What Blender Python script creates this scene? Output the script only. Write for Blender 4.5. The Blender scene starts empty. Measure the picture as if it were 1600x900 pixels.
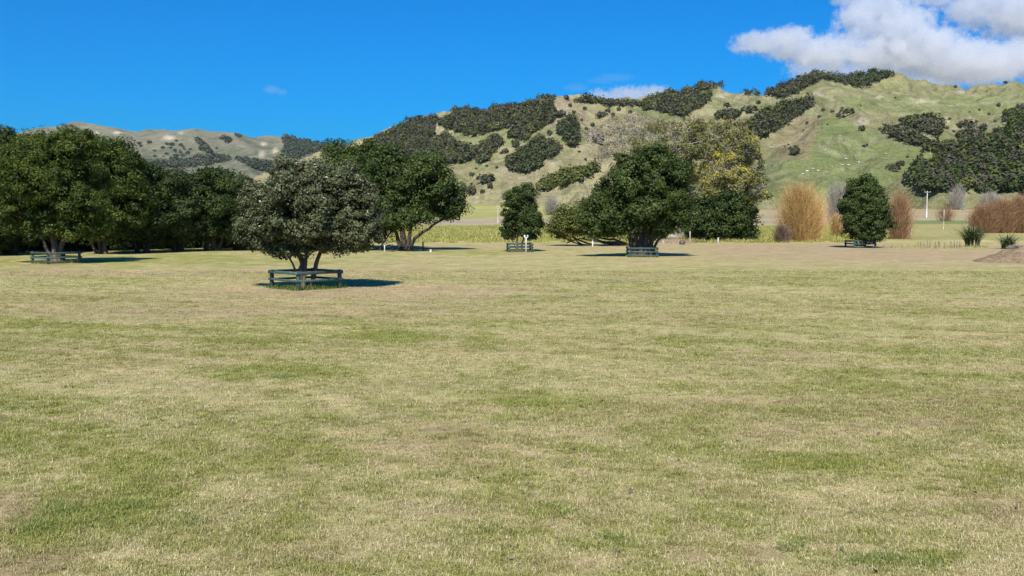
import bpy, math
import numpy as np
from mathutils import Vector, Matrix

S = bpy.context.scene
COL = S.collection
R = math.radians

# ------------------------------------------------------------------ camera
F_PX, CAM_H, HOR = 1500.0, 2.7, 342.0            # lens in px of a 1600 px wide frame, eye height, horizon row
PITCH = math.atan((450 - HOR) / F_PX)
cam = bpy.data.cameras.new('camera'); cam_o = bpy.data.objects.new('camera', cam); COL.objects.link(cam_o)
cam.sensor_width = 36; cam.lens = 36 * F_PX / 1600
cam.clip_start = 0.1; cam.clip_end = 30000
cam_o.location = (0, 0, CAM_H); cam_o.rotation_euler = (math.pi / 2 - PITCH, 0, 0)
S.camera = cam_o

# ------------------------------------------------------------------ light
SUN_EL, SUN_AZ = 48.0, 7.6                       # the sun stands behind the camera, a little to the left
wd = bpy.data.worlds.new('World'); S.world = wd; wd.use_nodes = True
nt = wd.node_tree; bg = nt.nodes['Background']
sky = nt.nodes.new('ShaderNodeTexSky'); sky.sky_type = 'NISHITA'; sky.sun_disc = False
sky.sun_elevation = R(SUN_EL); sky.sun_rotation = R(180 + SUN_AZ)
sky.altitude = 0; sky.air_density = 1.0; sky.dust_density = 1.1; sky.ozone_density = 4.0
tint = nt.nodes.new('ShaderNodeMix'); tint.data_type = 'RGBA'; tint.blend_type = 'MULTIPLY'
tint.inputs[0].default_value = 1.0
tint.inputs[7].default_value = (0.012, 0.52, 1.02, 1)
nt.links.new(sky.outputs[0], tint.inputs[6]); nt.links.new(tint.outputs[2], bg.inputs[0])
bg.inputs[1].default_value = 0.10
sun = bpy.data.lights.new('sun', 'SUN'); sun.energy = 5.0; sun.angle = R(0.53); sun.color = (1.0, 0.95, 0.86)
sun_o = bpy.data.objects.new('sun', sun); COL.objects.link(sun_o)
d = Vector((math.sin(R(SUN_AZ)) * math.cos(R(SUN_EL)), math.cos(R(SUN_AZ)) * math.cos(R(SUN_EL)), -math.sin(R(SUN_EL))))
sun_o.rotation_euler = d.to_track_quat('-Z', 'Y').to_euler(); sun_o.location = (-20, -60, 80)
S.view_settings.view_transform = 'Standard'; S.view_settings.look = 'None'
S.view_settings.exposure = 0.45; S.view_settings.gamma = 1.0; S.view_settings.use_curve_mapping = False
S.render.engine = 'CYCLES'
S.cycles.max_bounces = 8; S.cycles.diffuse_bounces = 3; S.cycles.glossy_bounces = 2
S.cycles.transmission_bounces = 3; S.cycles.transparent_max_bounces = 8; S.cycles.volume_bounces = 6
S.cycles.use_denoising = True
S.cycles.denoiser = 'OPENIMAGEDENOISE'; S.cycles.denoising_input_passes = 'RGB_ALBEDO_NORMAL'; S.cycles.denoising_prefilter = 'NONE'

# ------------------------------------------------------------------ helpers
def rot_dir(px, py):
    """world direction of a frame position, scaled so that y (depth) is 1"""
    px = np.asarray(px, float); py = np.asarray(py, float)
    a = (px - 800) / F_PX; b = -(py - 450) / F_PX
    y = math.cos(PITCH) + b * math.sin(PITCH); z = -math.sin(PITCH) + b * math.cos(PITCH)
    return a / y, z / y

def P(px, py, D):
    u, w = rot_dir(px, py)
    return np.array([u * D, D, CAM_H + w * D])

def depth_of(py):
    return -CAM_H / rot_dir(800, py)[1]

def at(px, py):
    """point on the flat lawn"""
    D = depth_of(py); p = P(px, py, D); p[2] = 0.0
    return p

def project(x, y, z):
    c, s = math.cos(PITCH), math.sin(PITCH)
    dz = z - CAM_H
    dep = y * c - dz * s; up = y * s + dz * c
    return 800 + F_PX * x / dep, 450 - F_PX * up / dep

def _h(ix, iy, seed):
    n = (ix.astype(np.int64) * 374761393 + iy.astype(np.int64) * 668265263 + seed * 1442695041) & 0xffffffff
    n = ((n ^ (n >> 13)) * 1274126177) & 0xffffffff
    return ((n ^ (n >> 16)) & 0xffff) / 65535.0

def vnoise(x, y, seed=0):
    ix = np.floor(x); iy = np.floor(y); fx = x - ix; fy = y - iy
    fx = fx * fx * fx * (fx * (fx * 6 - 15) + 10); fy = fy * fy * fy * (fy * (fy * 6 - 15) + 10)
    a = _h(ix, iy, seed); b = _h(ix + 1, iy, seed); c = _h(ix, iy + 1, seed); e = _h(ix + 1, iy + 1, seed)
    return (a * (1 - fx) + b * fx) * (1 - fy) + (c * (1 - fx) + e * fx) * fy

def fbm(x, y, scale, octv=4, seed=0):
    s = 0; amp = 1; tot = 0; f = 1.0 / scale
    for i in range(octv):
        ca, sa = math.cos(0.6 * i), math.sin(0.6 * i)
        s = s + amp * vnoise((x * ca - y * sa) * f, (x * sa + y * ca) * f, seed + i * 17)
        tot += amp; amp *= 0.5; f *= 2.03
    return s / tot

def sstep(a, b, x):
    t = np.clip((x - a) / (b - a), 0, 1)
    return t * t * (3 - 2 * t)

def in_poly(px, py, poly):
    inside = np.zeros(np.shape(px), bool); n = len(poly)
    for i in range(n):
        x0, y0 = poly[i]; x1, y1 = poly[(i + 1) % n]
        if y0 == y1: continue
        c = ((y0 > py) != (y1 > py)) & (px < (x1 - x0) * (py - y0) / (y1 - y0) + x0)
        inside ^= c
    return inside

def np_mesh(name, V, F, mats=(), smooth=False, fattr=None, vattr=None, fmat=None):
    me = bpy.data.meshes.new(name)
    V = np.asarray(V, np.float32); F = np.asarray(F, np.int32)
    m, k = F.shape
    me.vertices.add(len(V)); me.vertices.foreach_set('co', V.ravel())
    me.loops.add(m * k); me.loops.foreach_set('vertex_index', F.ravel())
    me.polygons.add(m); me.polygons.foreach_set('loop_start', np.arange(0, m * k, k, dtype=np.int32))
    me.polygons.foreach_set('loop_total', np.full(m, k, np.int32))
    if smooth: me.polygons.foreach_set('use_smooth', np.ones(m, bool))
    for mt in mats: me.materials.append(mt)
    if fmat is not None: me.polygons.foreach_set('material_index', np.asarray(fmat, np.int32))
    for nm, a in (fattr or {}).items():
        at_ = me.attributes.new(nm, 'FLOAT', 'FACE'); at_.data.foreach_set('value', np.asarray(a, np.float32))
    for nm, a in (vattr or {}).items():
        a = np.asarray(a, np.float32)
        if a.ndim == 2:
            c = np.ones((len(a), 4), np.float32); c[:, :3] = a
            at_ = me.attributes.new(nm, 'FLOAT_COLOR', 'POINT'); at_.data.foreach_set('color', c.ravel())
        else:
            at_ = me.attributes.new(nm, 'FLOAT', 'POINT'); at_.data.foreach_set('value', a)
    me.update(calc_edges=True)
    return me

def link(name, me, parent=None):
    o = bpy.data.objects.new(name, me); COL.objects.link(o)
    if parent is not None: o.parent = parent
    return o

def tag(o, label=None, cat=None, group=None, kind=None):
    if label: o['label'] = label
    if cat: o['category'] = cat
    if group: o['group'] = group
    if kind: o['kind'] = kind
    return o

def empty(name, loc, rz=0.0):
    o = bpy.data.objects.new(name, None); COL.objects.link(o)
    o.location = [float(v) for v in loc]; o.rotation_euler = (0, 0, rz); o.empty_display_size = 0.2
    return o

class MB:
    """collects quads and triangles (stored as quads) of one part"""
    def __init__(s): s.V = []; s.F = []; s.n = 0
    def add(s, V, F):
        V = np.asarray(V, float); F = np.asarray(F, int)
        if F.shape[1] == 3: raise ValueError
        s.V.append(V); s.F.append(F + s.n); s.n += len(V)
    def box(s, c, size, rz=0.0, bev=0.0, rx=0.0):
        hx, hy, hz = [v / 2 for v in size]; b = bev
        if b <= 0:
            v = np.array([[x, y, z] for x in (-hx, hx) for y in (-hy, hy) for z in (-hz, hz)])
            f = [[0, 1, 3, 2], [4, 6, 7, 5], [0, 4, 5, 1], [2, 3, 7, 6], [0, 2, 6, 4], [1, 5, 7, 3]]
        else:
            ring = lambda z, i: [[-hx + i, -hy, z], [hx - i, -hy, z], [hx, -hy + i, z], [hx, hy - i, z], [hx - i, hy, z], [-hx + i, hy, z], [-hx, hy - i, z], [-hx, -hy + i, z]]
            r0 = [[p[0] * (1 - b / hx), p[1] * (1 - b / hy), p[2]] for p in ring(-hz, b)]
            r3 = [[p[0] * (1 - b / hx), p[1] * (1 - b / hy), p[2]] for p in ring(hz, b)]
            v = np.array(r0 + ring(-hz + b, b) + ring(hz - b, b) + r3); f = []
            for k in range(3):
                for i in range(8):
                    j = (i + 1) % 8; f.append([k * 8 + i, k * 8 + j, k * 8 + 8 + j, k * 8 + 8 + i])
            f += [[3, 2, 1, 0], [7, 4, 3, 0], [7, 6, 5, 4], [24, 25, 26, 27], [24, 27, 28, 31], [28, 29, 30, 31]]
        if rx:
            c_, s_ = math.cos(rx), math.sin(rx); v = np.stack([v[:, 0], v[:, 1] * c_ - v[:, 2] * s_, v[:, 1] * s_ + v[:, 2] * c_], 1)
        c_, s_ = math.cos(rz), math.sin(rz)
        v = np.stack([v[:, 0] * c_ - v[:, 1] * s_, v[:, 0] * s_ + v[:, 1] * c_, v[:, 2]], 1) + np.asarray(c, float)
        s.add(v, f)
    def tube(s, pts, rad, sides=8, cap=True, wob=0.0, rng=None):
        pts = np.asarray(pts, float); n = len(pts)
        rad = np.full(n, rad, float) if np.isscalar(rad) else np.asarray(rad, float)
        t = np.gradient(pts, axis=0); t /= np.linalg.norm(t, axis=1)[:, None] + 1e-9
        ref = np.array([1.0, 0, 0]) if abs(t[0, 0]) < 0.7 else np.array([0, 1.0, 0])
        a = np.cross(t, ref); a /= np.linalg.norm(a, axis=1)[:, None] + 1e-9
        b = np.cross(t, a)
        th = np.linspace(0, 2 * math.pi, sides, endpoint=False)
        rr = rad[:, None] * np.ones(sides)
        if wob and rng is not None: rr = rr * (1 + wob * (rng.random((n, sides)) - 0.5) * 2)
        v = pts[:, None, :] + rr[:, :, None] * (np.cos(th)[None, :, None] * a[:, None, :] + np.sin(th)[None, :, None] * b[:, None, :])
        v = v.reshape(-1, 3); f = []
        for k in range(n - 1):
            for i in range(sides):
                j = (i + 1) % sides; f.append([k * sides + i, k * sides + j, (k + 1) * sides + j, (k + 1) * sides + i])
        if cap and sides % 2 == 0:
            for base in (0, (n - 1) * sides):
                for i in range(sides // 2 - 1):
                    f.append([base + i, base + i + 1, base + sides - 2 - i, base + sides - 1 - i])
        s.add(v, f)
    def mesh(s, name, mat, smooth=False):
        return np_mesh(name, np.concatenate(s.V), np.concatenate(s.F), [mat], smooth)
    def build(s, name, mat, parent=None, smooth=False):
        return link(name, s.mesh(name, mat, smooth), parent)

# ------------------------------------------------------------------ materials
def new_mat(name):
    m = bpy.data.materials.new(name); m.use_nodes = True
    t = m.node_tree; return m, t, t.nodes['Principled BSDF']
def N(t, kind, **kw):
    n = t.nodes.new(kind)
    for k, v in kw.items(): setattr(n, k, v)
    return n
def ramp(t, stops, interp='LINEAR'):
    n = N(t, 'ShaderNodeValToRGB'); e = n.color_ramp.elements; n.color_ramp.interpolation = interp
    e[0].position, e[0].color = stops[0][0], (*stops[0][1], 1); e[1].position, e[1].color = stops[-1][0], (*stops[-1][1], 1)
    for p, c in stops[1:-1]:
        k = e.new(p); k.color = (*c, 1)
    return n
def mixc(t, a, b, fac, mode='MIX'):
    n = N(t, 'ShaderNodeMix', data_type='RGBA', blend_type=mode)
    for s_, v in ((0, fac), (6, a), (7, b)):
        if hasattr(v, 'links'): t.links.new(v, n.inputs[s_])
        elif s_ == 0: n.inputs[0].default_value = v
        else: n.inputs[s_].default_value = (*v, 1)
    return n.outputs[2]
def noise(t, scale, detail=4, rough=0.55, vec=None):
    n = N(t, 'ShaderNodeTexNoise'); n.inputs['Scale'].default_value = scale
    n.inputs['Detail'].default_value = detail; n.inputs['Roughness'].default_value = rough
    if vec is not None: t.links.new(vec, n.inputs['Vector'])
    return n.outputs['Fac']
def pos(t): return N(t, 'ShaderNodeNewGeometry').outputs['Position']
def attr(t, name, typ='GEOMETRY'):
    n = N(t, 'ShaderNodeAttribute', attribute_name=name, attribute_type=typ); return n
def bump(t, b, height, strength, dist):
    n = N(t, 'ShaderNodeBump'); n.inputs['Strength'].default_value = strength; n.inputs['Distance'].default_value = dist
    t.links.new(height, n.inputs['Height']); t.links.new(n.outputs[0], b.inputs['Normal'])

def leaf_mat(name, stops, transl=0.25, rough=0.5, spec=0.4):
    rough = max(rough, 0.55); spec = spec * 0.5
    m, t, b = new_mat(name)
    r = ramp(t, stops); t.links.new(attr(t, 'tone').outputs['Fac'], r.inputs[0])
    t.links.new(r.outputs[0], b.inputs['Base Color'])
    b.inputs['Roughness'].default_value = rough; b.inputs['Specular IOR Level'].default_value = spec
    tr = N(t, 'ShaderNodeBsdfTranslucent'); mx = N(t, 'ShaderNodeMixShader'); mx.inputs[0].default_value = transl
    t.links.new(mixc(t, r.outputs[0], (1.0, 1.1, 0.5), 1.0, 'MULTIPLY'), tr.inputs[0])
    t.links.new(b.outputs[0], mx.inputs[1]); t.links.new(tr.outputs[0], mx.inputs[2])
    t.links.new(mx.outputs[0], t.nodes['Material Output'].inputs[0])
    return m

def bark_mat(name, a, c, scale=6.0):
    m, t, b = new_mat(name)
    mp = N(t, 'ShaderNodeMapping'); mp.inputs['Scale'].default_value = (1, 1, 0.25); t.links.new(pos(t), mp.inputs[0])
    n1 = noise(t, scale, 6, 0.65, mp.outputs[0]); r = ramp(t, [(0.3, a), (0.7, c)]); t.links.new(n1, r.inputs[0])
    t.links.new(r.outputs[0], b.inputs['Base Color']); b.inputs['Roughness'].default_value = 0.9
    b.inputs['Specular IOR Level'].default_value = 0.2
    bump(t, b, n1, 0.8, 0.05)
    return m

def wood_paint(name, a, wear, amt=0.45, scale=7.0, rough=0.6):
    m, t, b = new_mat(name)
    mp = N(t, 'ShaderNodeMapping'); mp.inputs['Scale'].default_value = (1, 1, 2.5); t.links.new(pos(t), mp.inputs[0])
    n1 = noise(t, scale, 6, 0.7, mp.outputs[0]); r = ramp(t, [(1 - amt - 0.1, (0, 0, 0)), (1 - amt + 0.12, (1, 1, 1))]); t.links.new(n1, r.inputs[0])
    n2 = noise(t, 3.0, 3); dk = ramp(t, [(0.3, tuple(v * 0.65 for v in a)), (0.7, tuple(min(1, v * 1.3) for v in a))]); t.links.new(n2, dk.inputs[0])
    oi = N(t, 'ShaderNodeObjectInfo'); vr = ramp(t, [(0, (.62, .66, .64)), (.6, (1, 1, 1)), (1, (1.5, 1.45, 1.4))]); t.links.new(oi.outputs['Random'], vr.inputs[0])
    t.links.new(mixc(t, mixc(t, dk.outputs[0], wear, r.outputs[0]), vr.outputs[0], 1.0, 'MULTIPLY'), b.inputs['Base Color'])
    b.inputs['Roughness'].default_value = rough; bump(t, b, n1, 0.4, 0.01)
    return m

M = {}
M['pohutukawa'] = leaf_mat('leaf_pohutukawa', [(0.0, (0.042, 0.052, 0.020)), (0.5, (0.096, 0.105, 0.046)), (0.82, (0.165, 0.165, 0.086)), (1.0, (0.46, 0.42, 0.34))], 0.12, 0.45)
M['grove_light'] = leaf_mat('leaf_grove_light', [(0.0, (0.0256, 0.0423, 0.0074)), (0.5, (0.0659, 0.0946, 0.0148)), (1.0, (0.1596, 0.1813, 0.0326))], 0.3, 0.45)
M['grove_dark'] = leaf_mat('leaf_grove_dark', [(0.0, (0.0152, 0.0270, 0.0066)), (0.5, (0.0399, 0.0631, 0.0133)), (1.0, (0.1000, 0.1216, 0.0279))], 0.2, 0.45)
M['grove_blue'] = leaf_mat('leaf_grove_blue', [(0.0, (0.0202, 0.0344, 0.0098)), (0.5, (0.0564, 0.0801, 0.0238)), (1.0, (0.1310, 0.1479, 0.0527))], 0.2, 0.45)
M['dark_round'] = leaf_mat('leaf_dark_round', [(0.0, (0.0202, 0.0339, 0.0070)), (0.55, (0.0515, 0.0784, 0.0140)), (1.0, (0.1456, 0.1643, 0.0390))], 0.15, 0.38, 0.5)
M['mid_tree'] = leaf_mat('leaf_mid_tree', [(0.0, (0.0269, 0.0445, 0.0094)), (0.55, (0.0627, 0.0890, 0.0172)), (1.0, (0.1568, 0.1749, 0.0406))], 0.2, 0.42)
M['dead_yellow'] = leaf_mat('leaf_dead_yellow', [(0.0, (0.060, 0.066, 0.022)), (0.45, (0.150, 0.150, 0.045)), (0.8, (0.30, 0.27, 0.070)), (1.0, (0.50, 0.40, 0.04))], 0.25, 0.5)
M['sprawl'] = leaf_mat('leaf_sprawl', [(0.0, (0.0381, 0.0477, 0.0109)), (0.5, (0.0986, 0.1102, 0.0250)), (1.0, (0.2128, 0.2067, 0.0585))], 0.2, 0.5)
M['hill_bush'] = leaf_mat('leaf_hill_bush', [(0.0, (0.046, 0.048, 0.026)), (0.5, (0.075, 0.074, 0.042)), (1.0, (0.115, 0.108, 0.066))], 0.1, 0.6, 0.2)
M['pine'] = leaf_mat('leaf_pine', [(0.0, (0.036, 0.046, 0.018)), (0.5, (0.058, 0.072, 0.028)), (1.0, (0.095, 0.108, 0.046))], 0.1, 0.6, 0.2)
M['grey_shrub'] = leaf_mat('leaf_grey_shrub', [(0.0, (0.10, 0.085, 0.07)), (0.5, (0.19, 0.165, 0.14)), (1.0, (0.30, 0.27, 0.23))], 0.1, 0.7, 0.2)
M['far_bush'] = leaf_mat('leaf_far_bush', [(0.0, (0.036, 0.046, 0.030)), (0.5, (0.062, 0.072, 0.046)), (1.0, (0.10, 0.105, 0.070))], 0.1, 0.6, 0.2)
M['gold_twig'] = leaf_mat('twig_gold', [(0.0, (0.34, 0.20, 0.08)), (0.5, (0.56, 0.34, 0.11)), (1.0, (0.74, 0.52, 0.24))], 0.0, 0.6, 0.2)
M['red_twig'] = leaf_mat('twig_red', [(0.0, (0.19, 0.115, 0.07)), (0.5, (0.36, 0.20, 0.105)), (1.0, (0.52, 0.31, 0.16))], 0.0, 0.7, 0.2)
M['brown_twig'] = leaf_mat('twig_brown', [(0.0, (0.10, 0.075, 0.055)), (0.5, (0.20, 0.14, 0.10)), (1.0, (0.32, 0.22, 0.15))], 0.0, 0.7, 0.2)
M['pale_twig'] = leaf_mat('twig_pale', [(0.0, (0.20, 0.17, 0.14)), (0.5, (0.34, 0.30, 0.25)), (1.0, (0.50, 0.46, 0.40))], 0.0, 0.7, 0.2)
M['flax'] = leaf_mat('leaf_flax', [(0.0, (0.035, 0.06, 0.018)), (0.6, (0.085, 0.12, 0.035)), (1.0, (0.34, 0.32, 0.17))], 0.15, 0.4, 0.5)
M['rough_blade'] = leaf_mat('blade_rough', [(0.0, (0.25, 0.26, 0.055)), (0.5, (0.42, 0.39, 0.12)), (1.0, (0.62, 0.53, 0.25))], 0.3, 0.6, 0.2)
M['green_blade'] = leaf_mat('blade_green', [(0.0, (0.05, 0.10, 0.018)), (0.6, (0.11, 0.18, 0.035)), (1.0, (0.36, 0.33, 0.13))], 0.3, 0.5, 0.3)
M['bark_brown'] = bark_mat('bark_brown', (0.055, 0.034, 0.026), (0.20, 0.135, 0.105))
M['bark_dark'] = bark_mat('bark_dark', (0.030, 0.024, 0.018), (0.11, 0.085, 0.065))
M['bark_pale'] = bark_mat('bark_pale', (0.22, 0.17, 0.13), (0.52, 0.46, 0.40))
M['bark_grey'] = bark_mat('bark_grey', (0.085, 0.072, 0.060), (0.26, 0.225, 0.19))
M['rail_green'] = wood_paint('rail_green_paint', (0.030, 0.070, 0.054), (0.19, 0.20, 0.16), 0.36)
M['post_dark'] = wood_paint('post_dark', (0.045, 0.038, 0.030), (0.12, 0.10, 0.08))
M['post_white'] = wood_paint('post_white', (0.50, 0.50, 0.48), (0.32, 0.30, 0.27), 0.35)
M['post_grey'] = wood_paint('post_grey', (0.36, 0.33, 0.29), (0.2, 0.18, 0.15), 0.4)
M['concrete'] = wood_paint('concrete_pole', (0.46, 0.44, 0.41), (0.34, 0.32, 0.30), 0.4, 2.0)
M['wool'] = wood_paint('wool', (0.62, 0.58, 0.50), (0.4, 0.36, 0.30), 0.3)
M['hide'] = wood_paint('hide', (0.03, 0.024, 0.02), (0.06, 0.045, 0.035), 0.3)
M['wire'] = wood_paint('wire', (0.25, 0.25, 0.25), (0.15, 0.14, 0.13), 0.3)

# ------------------------------------------------------------------ ground: height and colour of the flat land
def ground_z(x, y):
    z = np.interp(y, [-9000, 105, 200, 240, 300, 450, 620, 900, 9000], [0, 0, 1.0, 1.6, 2.9, 8.6, 15, 18, 18])
    return z + 0.03 * (fbm(x, y, 9, 2, 5) - 0.5) * np.clip((y - 4) / 20, 0, 1) * (y < 110)

def ell(px, py, cx, cy, rx, ry, soft=0.5):
    dd = np.sqrt(((px - cx) / rx) ** 2 + ((py - cy) / ry) ** 2)
    return 1 - sstep(1 - soft, 1 + soft, dd)

LAWN_SPOTS_GREEN = [  # places (frame position on the lawn) where the grass is greener
    (120, 800, 150, 45, .8), (60, 640, 120, 45, .4), (440, 592, 75, 18, .75), (190, 720, 120, 35, .45), (90, 506, 110, 12, .6), (470, 500, 160, 16, .4),
    (640, 520, 60, 8, .6), (1000, 850, 60, 30, .4), (720, 665, 120, 30, .45), (560, 640, 120, 30, .3), (330, 405, 150, 8, .9), (60, 409, 120, 9, 1.0), (760, 395, 60, 5, .8),
    (1380, 570, 170, 20, .35), (1100, 540, 70, 14, .5), (880, 450, 120, 12, .35), (1000, 450, 60, 10, .35), (1440, 880, 60, 14, .9), (1590, 690, 50, 25, .5), (1320, 440, 200, 12, .35),
    (480, 530, 260, 14, .4), (860, 800, 30, 12, .5), (1240, 730, 60, 20, .35), (500, 690, 60, 20, .35), (820, 625, 50, 16, .4), (1085, 670, 40, 12, .4), (620, 520, 40, 8, .5)]
LAWN_SPOTS_BROWN = [
    (1380, 393, 330, 13, 1.0), (1150, 385, 200, 8, .6), (1440, 405, 260, 10, .7), (560, 440, 190, 22, .45), (640, 700, 110, 30, .6), (300, 485, 330, 12, .6), (560, 462, 260, 9, .5), (80, 780, 70, 25, .55),
    (240, 395, 300, 3, .0), (230, 426, 330, 6, .5), (1190, 870, 40, 14, .9), (1075, 870, 30, 14, .7), (30, 880, 110, 22, .7), (430, 880, 130, 30, .4), (270, 600, 160, 14, .35), (20, 800, 40, 30, .8),
    (870, 440, 130, 10, .25), (700, 455, 120, 8, .4), (1560, 800, 80, 30, .35), (260, 570, 160, 10, .4), (880, 880, 160, 20, .4), (760, 386, 160, 3, .5), (478, 457, 75, 6, .9), (88, 417, 55, 4, .9), (1003, 407, 34, 3, .8), (812, 398, 26, 2, .7), (1344, 391, 26, 2, .7), (1500, 640, 130, 24, .35), (1180, 560, 110, 14, .35), (560, 600, 150, 14, .3)]

def lawn_mix(x, y):
    """greenness and brownness (0..1) of the mown grass"""
    px, py = project(x, y, np.zeros_like(x))
    a1 = R(24)
    xr = x * math.cos(a1) - y * math.sin(a1); yr = x * math.sin(a1) + y * math.cos(a1)
    w = fbm(x, y, 6, 2, 31) * 2.5
    streak = fbm(xr / 5.0, yr + w, 1.3, 3, 7)
    wide = fbm(x / 2.0, y, 7.0, 3, 11)
    small = fbm(x, y, 0.7, 3, 21)
    fine = fbm(x, y, 0.22, 2, 25)
    lines = fbm(xr / 11.0, yr + w * 1.0, 0.5, 3, 29)
    g = 0.34 + 0.55 * (streak - 0.5) + 0.30 * (wide - 0.5) + 0.9 * (small - 0.5) + 1.2 * (fine - 0.5) + 1.25 * (lines - 0.5)
    rho = np.hypot(x + 12.5, y - 8.5); wl = 1 - sstep(-1.0, 6.0, x); rho = rho * wl + (y + 0.12 * x + 0.010 * (x - 6) ** 2) * (1 - wl)
    g = 0.36 + (g - 0.34) * 0.78 + 0.10 * np.sin(6.2832 * rho / 1.75 + 2.5 * fbm(x, y, 5, 2, 81)) * sstep(.3, .6, fbm(x / 2, y, 4, 2, 83))
    b = 0.10 + 0.7 * (fbm(x / 1.8, y, 3.3, 3, 41) - 0.5) + 0.7 * (fbm(x, y, 0.45, 2, 51) - 0.5)
    ok = (y > 3)
    jx = (fbm(x, y, 2.0, 3, 61) - .5); jy = (fbm(x, y, 2.0, 3, 71) - .5)
    for cx, cy, rx, ry, s in LAWN_SPOTS_GREEN:
        e = ell(px + jx * rx * 2.6, py + jy * ry * 2.6, cx, cy, rx, ry, .9) * s * ok; g = g + 0.62 * e * (.4 + 1.2 * small); b = b - 0.25 * e
    for cx, cy, rx, ry, s in LAWN_SPOTS_BROWN:
        e = ell(px + jx * rx * 1.6, py + jy * ry * 1.6, cx, cy, rx, ry, .7) * s * ok; b = b + 0.75 * e; g = g - 0.3 * e
    return np.clip(g, 0, 1), np.clip(b, 0, 1)

C_STRAW = np.array([0.430, 0.365, 0.180]); C_GREEN = np.array([0.235, 0.240, 0.058]); C_BROWN = np.array([0.37, 0.265, 0.165])
def ground_col(x, y):
    g, b = lawn_mix(x, y)
    c = C_STRAW + (C_GREEN - C_STRAW) * (g * 0.85)[:, None]
    c = c + (C_BROWN - c) * (b * 0.75)[:, None]
    # behind the lawn: rough grass, track, far field
    px = 800 + F_PX * x / np.maximum(y, 1)
    n = fbm(x, y, 14, 4, 91)
    rough = np.array([0.30, 0.31, 0.06]) + (np.array([0.50, 0.42, 0.20]) - np.array([0.30, 0.31, 0.06])) * sstep(.35, .65, n)[:, None]
    j = (fbm(x, y, 25, 3, 95) - 0.5) * 16
    c = c + (rough - c) * sstep(108, 114, y + j * 0.2)[:, None]
    track = np.array([0.36, 0.29, 0.20]) * (0.8 + 0.4 * n)[:, None]
    c = c + (track - c) * (sstep(214, 222, y + j) * (1 - sstep(285, 300, y + j)))[:, None]
    field = np.array([0.34, 0.32, 0.115]) * (0.75 + 0.5 * n)[:, None]
    padk = np.array([0.35, 0.28, 0.165]) * (0.75 + 0.5 * fbm(x / 5, y, 12, 4, 97))[:, None]
    right = sstep(950, 1050, px)[:, None]
    field = field + (padk - field) * right
    strip = (sstep(1330, 1400, px) * sstep(228, 236, y + j * .3) * (1 - sstep(262, 272, y + j * .3)))[:, None]
    c = c + (field - c) * sstep(285, 300, y + j)[:, None]
    verge = np.array([0.33, 0.29, 0.12]) * (0.75 + .5 * n)[:, None]
    c = c + (verge - c) * (sstep(1330, 1400, px) * sstep(112, 120, y) * (1 - sstep(228, 236, y)))[:, None]
    c = c + (np.array([0.13, 0.20, 0.045]) - c) * strip * .85
    return c

def grid_mesh(name, us, Ds, zf, cf, mat):
    U, DD = np.meshgrid(us, Ds); x = (U * DD).ravel(); y = DD.ravel(); z = zf(x, y)
    nu, nd = len(us), len(Ds); i = np.arange(nd - 1)[:, None] * nu + np.arange(nu - 1)[None, :]
    i = i.ravel(); Fq = np.stack([i, i + 1, i + nu + 1, i + nu], 1)
    return np.stack([x, y, z], 1), Fq

m, t, b = new_mat('ground_grass')
a_ = attr(t, 'col').outputs['Color']; p_ = pos(t)
mp = N(t, 'ShaderNodeMapping'); mp.inputs['Scale'].default_value = (0.45, 1, 1); t.links.new(p_, mp.inputs[0])
n1 = noise(t, 2.2, 8, 0.72, mp.outputs[0]); n2 = noise(t, 28, 5, 0.7, p_); n3 = noise(t, 0.35, 4, 0.6, p_)
r1 = ramp(t, [(0.28, (0.55, 0.56, 0.46)), (0.5, (0.98, 0.98, 0.98)), (0.72, (1.32, 1.26, 1.28))]); t.links.new(n1, r1.inputs[0])
r2 = ramp(t, [(0.30, (0.55, 0.53, 0.48)), (0.5, (0.95, 0.95, 0.95)), (0.70, (1.35, 1.32, 1.25))]); t.links.new(n2, r2.inputs[0])
r3 = ramp(t, [(0.3, (0.85, 0.9, 0.8)), (0.7, (1.12, 1.06, 1.1))]); t.links.new(n3, r3.inputs[0])
c_ = mixc(t, a_, r1.outputs[0], 1.0, 'MULTIPLY'); c_ = mixc(t, c_, r2.outputs[0], 1.0, 'MULTIPLY'); c_ = mixc(t, c_, r3.outputs[0], 1.0, 'MULTIPLY')
t.links.new(c_, b.inputs['Base Color']); b.inputs['Roughness'].default_value = 0.95; b.inputs['Specular IOR Level'].default_value = 0.1
bump(t, b, n2, 0.9, 0.03)
M['ground'] = m

# one sheet: a fine fan in front of the camera, coarse flaps out to the horizon on every side
us = np.concatenate([np.linspace(-0.78, 0.78, 430)])
Ds = np.concatenate([np.geomspace(4.0, 120, 230), np.geomspace(121, 640, 60), [800, 1100, 1600, 2500, 4000, 6000]])
V, Fq = grid_mesh('ground', us, Ds, ground_z, None, None)
nv = len(V); nu = len(us); nd = len(Ds)
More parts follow.
